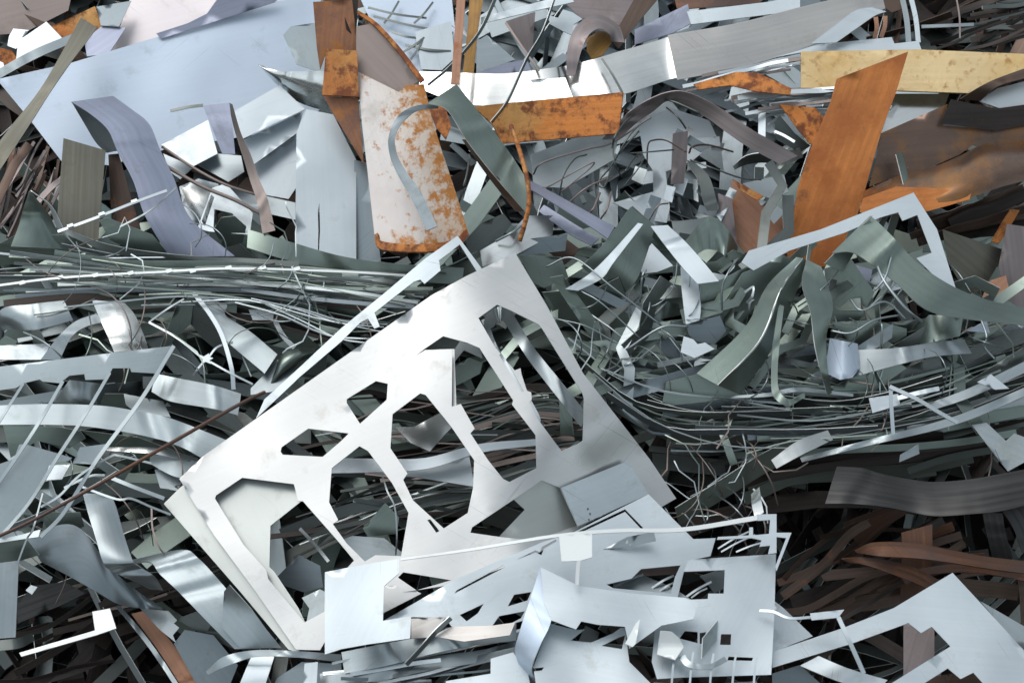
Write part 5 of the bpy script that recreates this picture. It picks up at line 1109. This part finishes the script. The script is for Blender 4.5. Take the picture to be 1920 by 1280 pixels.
rng = random.Random(29)
for q in range(34):                                             # flat dark strips layered among the bundle on the right
    x = rng.uniform(1060, 1880)
    t = (x - 1060) / 820
    y = 560 + 190 * math.sin(min(1, t * 1.7) * 1.75) * (1 - .55 * t) + rng.uniform(-60, 70)
    a = (.55 if t < .25 else .1 if t < .5 else -.3) + rng.uniform(-.4, .4)
    ln, w = rng.uniform(70, 150), rng.uniform(9, 19)
    ca, sa = math.cos(a), math.sin(a)
    sheet('green_offcut', 'flat dark green-grey offcut layered among the strips of the right bundle', 'sheet offcut', rng.choice([GP, GP, DK, GP, 'blue_grey_steel']), rng.uniform(.04, .19),
          [(x - ca * ln - sa * w * .8, y - sa * ln + ca * w * .8), (x - ca * ln * .9 + sa * w, y - sa * ln * .9 - ca * w), (x + ca * ln + sa * w * .9, y + sa * ln - ca * w * .9), (x + ca * ln * rng.uniform(.7, 1) - sa * w, y + sa * ln * .9 + ca * w)],
          g=(rng.uniform(-.3, .3), rng.uniform(-1.3, -.6)), group='flat green offcuts of the right bundle', wob=.015)

rng = random.Random(91)
for q in range(70):                                             # fine snarled strands over the bundles
    x, y = [(rng.uniform(1080, 1300), rng.uniform(560, 720)), (rng.uniform(1220, 1440), rng.uniform(780, 970)), (rng.uniform(1300, 1880), rng.uniform(680, 860)), (rng.uniform(1400, 1860), rng.uniform(500, 700)), (rng.uniform(0, 640), rng.uniform(470, 640))][q % 5]
    a, l0 = rng.uniform(-1.2, 1.2), rng.uniform(.12, .24)
    pts = [(x, y, l0)]
    for k in range(rng.randint(3, 6)):
        a += rng.gauss(0, .55)
        d = rng.uniform(10, 48)
        x, y = x + math.cos(a) * d, y + math.sin(a) * d
        pts.append((x, y, l0 + rng.uniform(-.02, .03)))
    bar('snarled_strand', 'fine snarled metal strand lying across the thin strip bundles', 'metal strand', rng.choice([Z, GP, 'taupe_steel', 'light_galvanised', DK]), pts, (rng.uniform(1.6, 3.4), rng.uniform(1.2, 2.4)),
        tilt=0, group='snarled strands on the bundles', n=1, wob=0)

rng = random.Random(63)
for q in range(52):                                             # kinked strips sticking out of the right-hand heap
    x, y = rng.uniform(1070, 1880), rng.uniform(470, 690)
    y = max(y, 560) if x > 1700 else y
    a = rng.choice([rng.uniform(-1.3, -.2), rng.uniform(.1, 1.2), rng.uniform(1.4, 2.2)])
    w0, l0 = rng.uniform(8, 25), rng.uniform(.08, .22)
    pts = [(x, y, l0)]
    for k in range(rng.randint(2, 4)):
        a += (-1) ** k * rng.uniform(.3, 1.1)
        d = rng.uniform(36, 90)
        x, y = x + math.cos(a) * d, y + math.sin(a) * d
        pts.append((x, y, l0 + rng.uniform(-.04, .06)))
    bar('kinked_strip', 'kinked grey-green strip sticking out of the right-hand heap', 'metal strip', rng.choice([GP, GP, GP, Z, DK]), pts, (w0, w0 * rng.uniform(.7, 1.1)),
        tilt=w0 * PX * rng.uniform(-.6, .15), group='kinked strips of the right-hand heap', n=1)
for q in range(46):                                             # fine wires and slivers in the left half
    x, y = [(rng.uniform(20, 480), rng.uniform(560, 720)), (rng.uniform(0, 330), rng.uniform(830, 1010)), (rng.uniform(480, 800), rng.uniform(520, 620)), (rng.uniform(0, 460), rng.uniform(450, 560))][q % 4]
    a, ln, cv = rng.uniform(-1.2, 1.2), rng.uniform(50, 170), rng.uniform(-1.2, 1.2)
    pts = [(x + math.cos(a + cv * f) * ln * f, y + math.sin(a + cv * f) * ln * f, .16 + .1 * math.sin(f * 3.1)) for f in (0, .25, .5, .75, 1)]
    wire('wire', 'loose fine wire lying over the strips of the left half', 'wire', [Z, 'light_galvanised', GP, 'taupe_steel'][rng.randint(0, 3)], pts, rng.uniform(.8, 1.6), group='loose wires of the left half')

rng = random.Random(41)
for pts, r_, m in [                                             # the loops of dark wire in the upper middle
        ([(1000, 327), (1018, 305), (1099, 280), (1146, 269), (1208, 228), (1221, 220)], 1.8, 'brown_violet_steel'), ([(1049, 366), (1057, 329), (1078, 298), (1100, 290)], 1.5, DK),
        ([(1023, 353), (1104, 308), (1108, 314), (1052, 360)], 1.5, 'brown_violet_steel'), ([(1148, 277), (1154, 254), (1182, 220), (1234, 191), (1260, 190), (1312, 212)], 2.2, DK),
        ([(1150, 262), (1151, 301), (1164, 329)], 1.6, DK), ([(1203, 230), (1177, 259), (1146, 311), (1122, 340), (1125, 350), (1135, 347), (1156, 295), (1198, 246)], 1.7, DK),
        ([(1180, 288), (1216, 285), (1263, 281)], 1.5, DK), ([(1213, 314), (1215, 272), (1226, 263), (1250, 264), (1286, 285)], 1.6, 'brown_steel'), ([(1167, 353), (1198, 314), (1206, 295), (1195, 290), (1172, 321)], 1.5, DK),
        ([(1250, 202), (1271, 220), (1286, 241)], 1.8, DK), ([(1294, 300), (1338, 316), (1390, 334), (1427, 337)], 1.7, DK), ([(1292, 287), (1299, 275), (1328, 272), (1375, 285)], 2, 'brown_steel'),
        ([(1216, 415), (1234, 386), (1253, 381)], 1.6, 'taupe_steel'), ([(1100, 402), (1112, 392), (1125, 362)], 2, 'taupe_steel'), ([(1125, 412), (1138, 392), (1146, 360)], 2, 'taupe_steel'),
        ([(880, 300), (872, 340), (852, 400), (818, 450)], 2, 'dark_steel'), ([(1058, 388), (1100, 352), (1150, 330)], 1.6, 'taupe_steel'), ([(930, 452), (960, 436), (985, 418)], 2.4, 'light_galvanised')]:
    wire('wire', 'dark looping wire in the tangle under the long arched strip', 'wire', m, [(x, y, .14 + .05 * math.sin(k * 1.7)) for k, (x, y) in enumerate(pts)], r_, group='dark wires under the long arched strip')
for q in range(18):                                             # small pale bits among those wires
    x, y = rng.uniform(1170, 1500), rng.uniform(215, 430)
    a = rng.uniform(0, 3.1)
    ln, w = rng.uniform(12, 36), rng.uniform(4, 12)
    ca, sa = math.cos(a), math.sin(a)
    sheet('metal_chip', 'small pale chip scattered among the dark looping wires', 'metal chip', rng.choice([PW, Z, 'blue_grey_steel', PW, 'bright_galvanised']), rng.uniform(-.12, .04),
          [(x - ca * ln - sa * w, y - sa * ln + ca * w), (x - ca * ln + sa * w, y - sa * ln - ca * w), (x + ca * ln + sa * w, y + sa * ln - ca * w), (x + ca * ln * .8 - sa * w, y + sa * ln * .8 + ca * w)],
          g=(rng.uniform(-.8, .8), rng.uniform(-.8, .6)), group='pale chips among the dark wires', wob=0)


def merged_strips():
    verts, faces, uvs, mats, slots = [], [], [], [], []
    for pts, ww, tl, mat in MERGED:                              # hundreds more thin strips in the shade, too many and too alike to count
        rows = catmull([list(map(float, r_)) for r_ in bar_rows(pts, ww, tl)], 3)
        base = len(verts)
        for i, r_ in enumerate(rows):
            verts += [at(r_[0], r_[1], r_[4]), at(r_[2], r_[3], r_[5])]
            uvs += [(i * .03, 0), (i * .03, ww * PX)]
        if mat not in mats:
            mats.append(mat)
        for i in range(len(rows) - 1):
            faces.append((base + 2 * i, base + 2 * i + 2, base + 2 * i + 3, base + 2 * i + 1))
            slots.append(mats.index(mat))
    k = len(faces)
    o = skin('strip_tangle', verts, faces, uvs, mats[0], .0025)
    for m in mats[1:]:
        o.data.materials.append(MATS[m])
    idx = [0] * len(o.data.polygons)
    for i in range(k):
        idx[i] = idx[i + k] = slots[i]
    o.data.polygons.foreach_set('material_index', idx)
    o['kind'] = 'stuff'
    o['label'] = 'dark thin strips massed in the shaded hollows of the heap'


merged_strips()


# the uncountable tangle deeper in the heap, its darkest steels standing for deep shade
def tangle(name, mats, n, seed, box, lifts, w=(8, 32), ln=(180, 560), bias=None):
    rng = random.Random(seed)
    for k, mat in enumerate(mats):
        verts, faces, uvs = [], [], []
        for _ in range(n):
            x, y = rng.uniform(box[0], box[2]), rng.uniform(box[1], box[3])
            a = rng.gauss(bias, .5) if bias is not None else rng.uniform(0, math.pi)
            length, wid, l0 = rng.uniform(*ln), rng.uniform(*w), rng.uniform(*lifts)
            curve, tilt, dl = rng.uniform(-.8, .8), rng.uniform(-.03, .03), rng.uniform(-.12, .12)
            base, u = len(verts), 0.0
            for i in range(7):
                f = i / 6 - .5
                aa = a + curve * f
                cx = x + math.cos(a + curve * f * .5) * length * f
                cy = y + math.sin(a + curve * f * .5) * length * f
                nx, ny = -math.sin(aa) * wid / 2, math.cos(aa) * wid / 2
                verts += [at(cx - nx, cy - ny, l0 + dl * f - tilt), at(cx + nx, cy + ny, l0 + dl * f + tilt)]
                uvs += [(i * length / 6 * PX, 0), (i * length / 6 * PX, wid * PX)]
            faces += [(base + 2 * i, base + 2 * i + 2, base + 2 * i + 3, base + 2 * i + 1) for i in range(6)]
        o = skin(name, verts, faces, uvs, mat, .0025)
        o['kind'] = 'stuff'
        o['label'] = 'uncountable tangle of thin scrap strips deep in the heap'


tangle('scrap_tangle', ['black_brown_shade_steel', 'dark_steel'], 560, 5, (-500, 420, 2420, 1500), (-.72, -.34))
tangle('scrap_tangle', ['black_brown_shade_steel', 'dark_steel'], 420, 50, (-500, -400, 2420, 430), (-.78, -.54))
tangle('scrap_tangle', ['brown_steel'], 260, 6, (-500, -400, 2420, 420), (-.74, -.5))
tangle('scrap_tangle', ['blue_grey_steel', 'light_galvanised'], 90, 8, (900, -60, 1560, 460), (-.6, -.40), (6, 40))
tangle('scrap_tangle', ['light_galvanised'], 60, 10, (260, -60, 900, 420), (-.64, -.52), (10, 60))
tangle('scrap_tangle', ['green_grey_steel'], 140, 9, (-200, 430, 2100, 760), (-.5, -.16), (6, 40), bias=.1)
tangle('scrap_tangle', ['green_grey_steel', 'dark_steel'], 130, 12, (-160, 520, 900, 1060), (-.46, -.12), (8, 46), bias=.2)
tangle('scrap_tangle', ['light_galvanised'], 34, 14, (-160, 540, 560, 1060), (-.34, -.08), (8, 40), bias=.5)
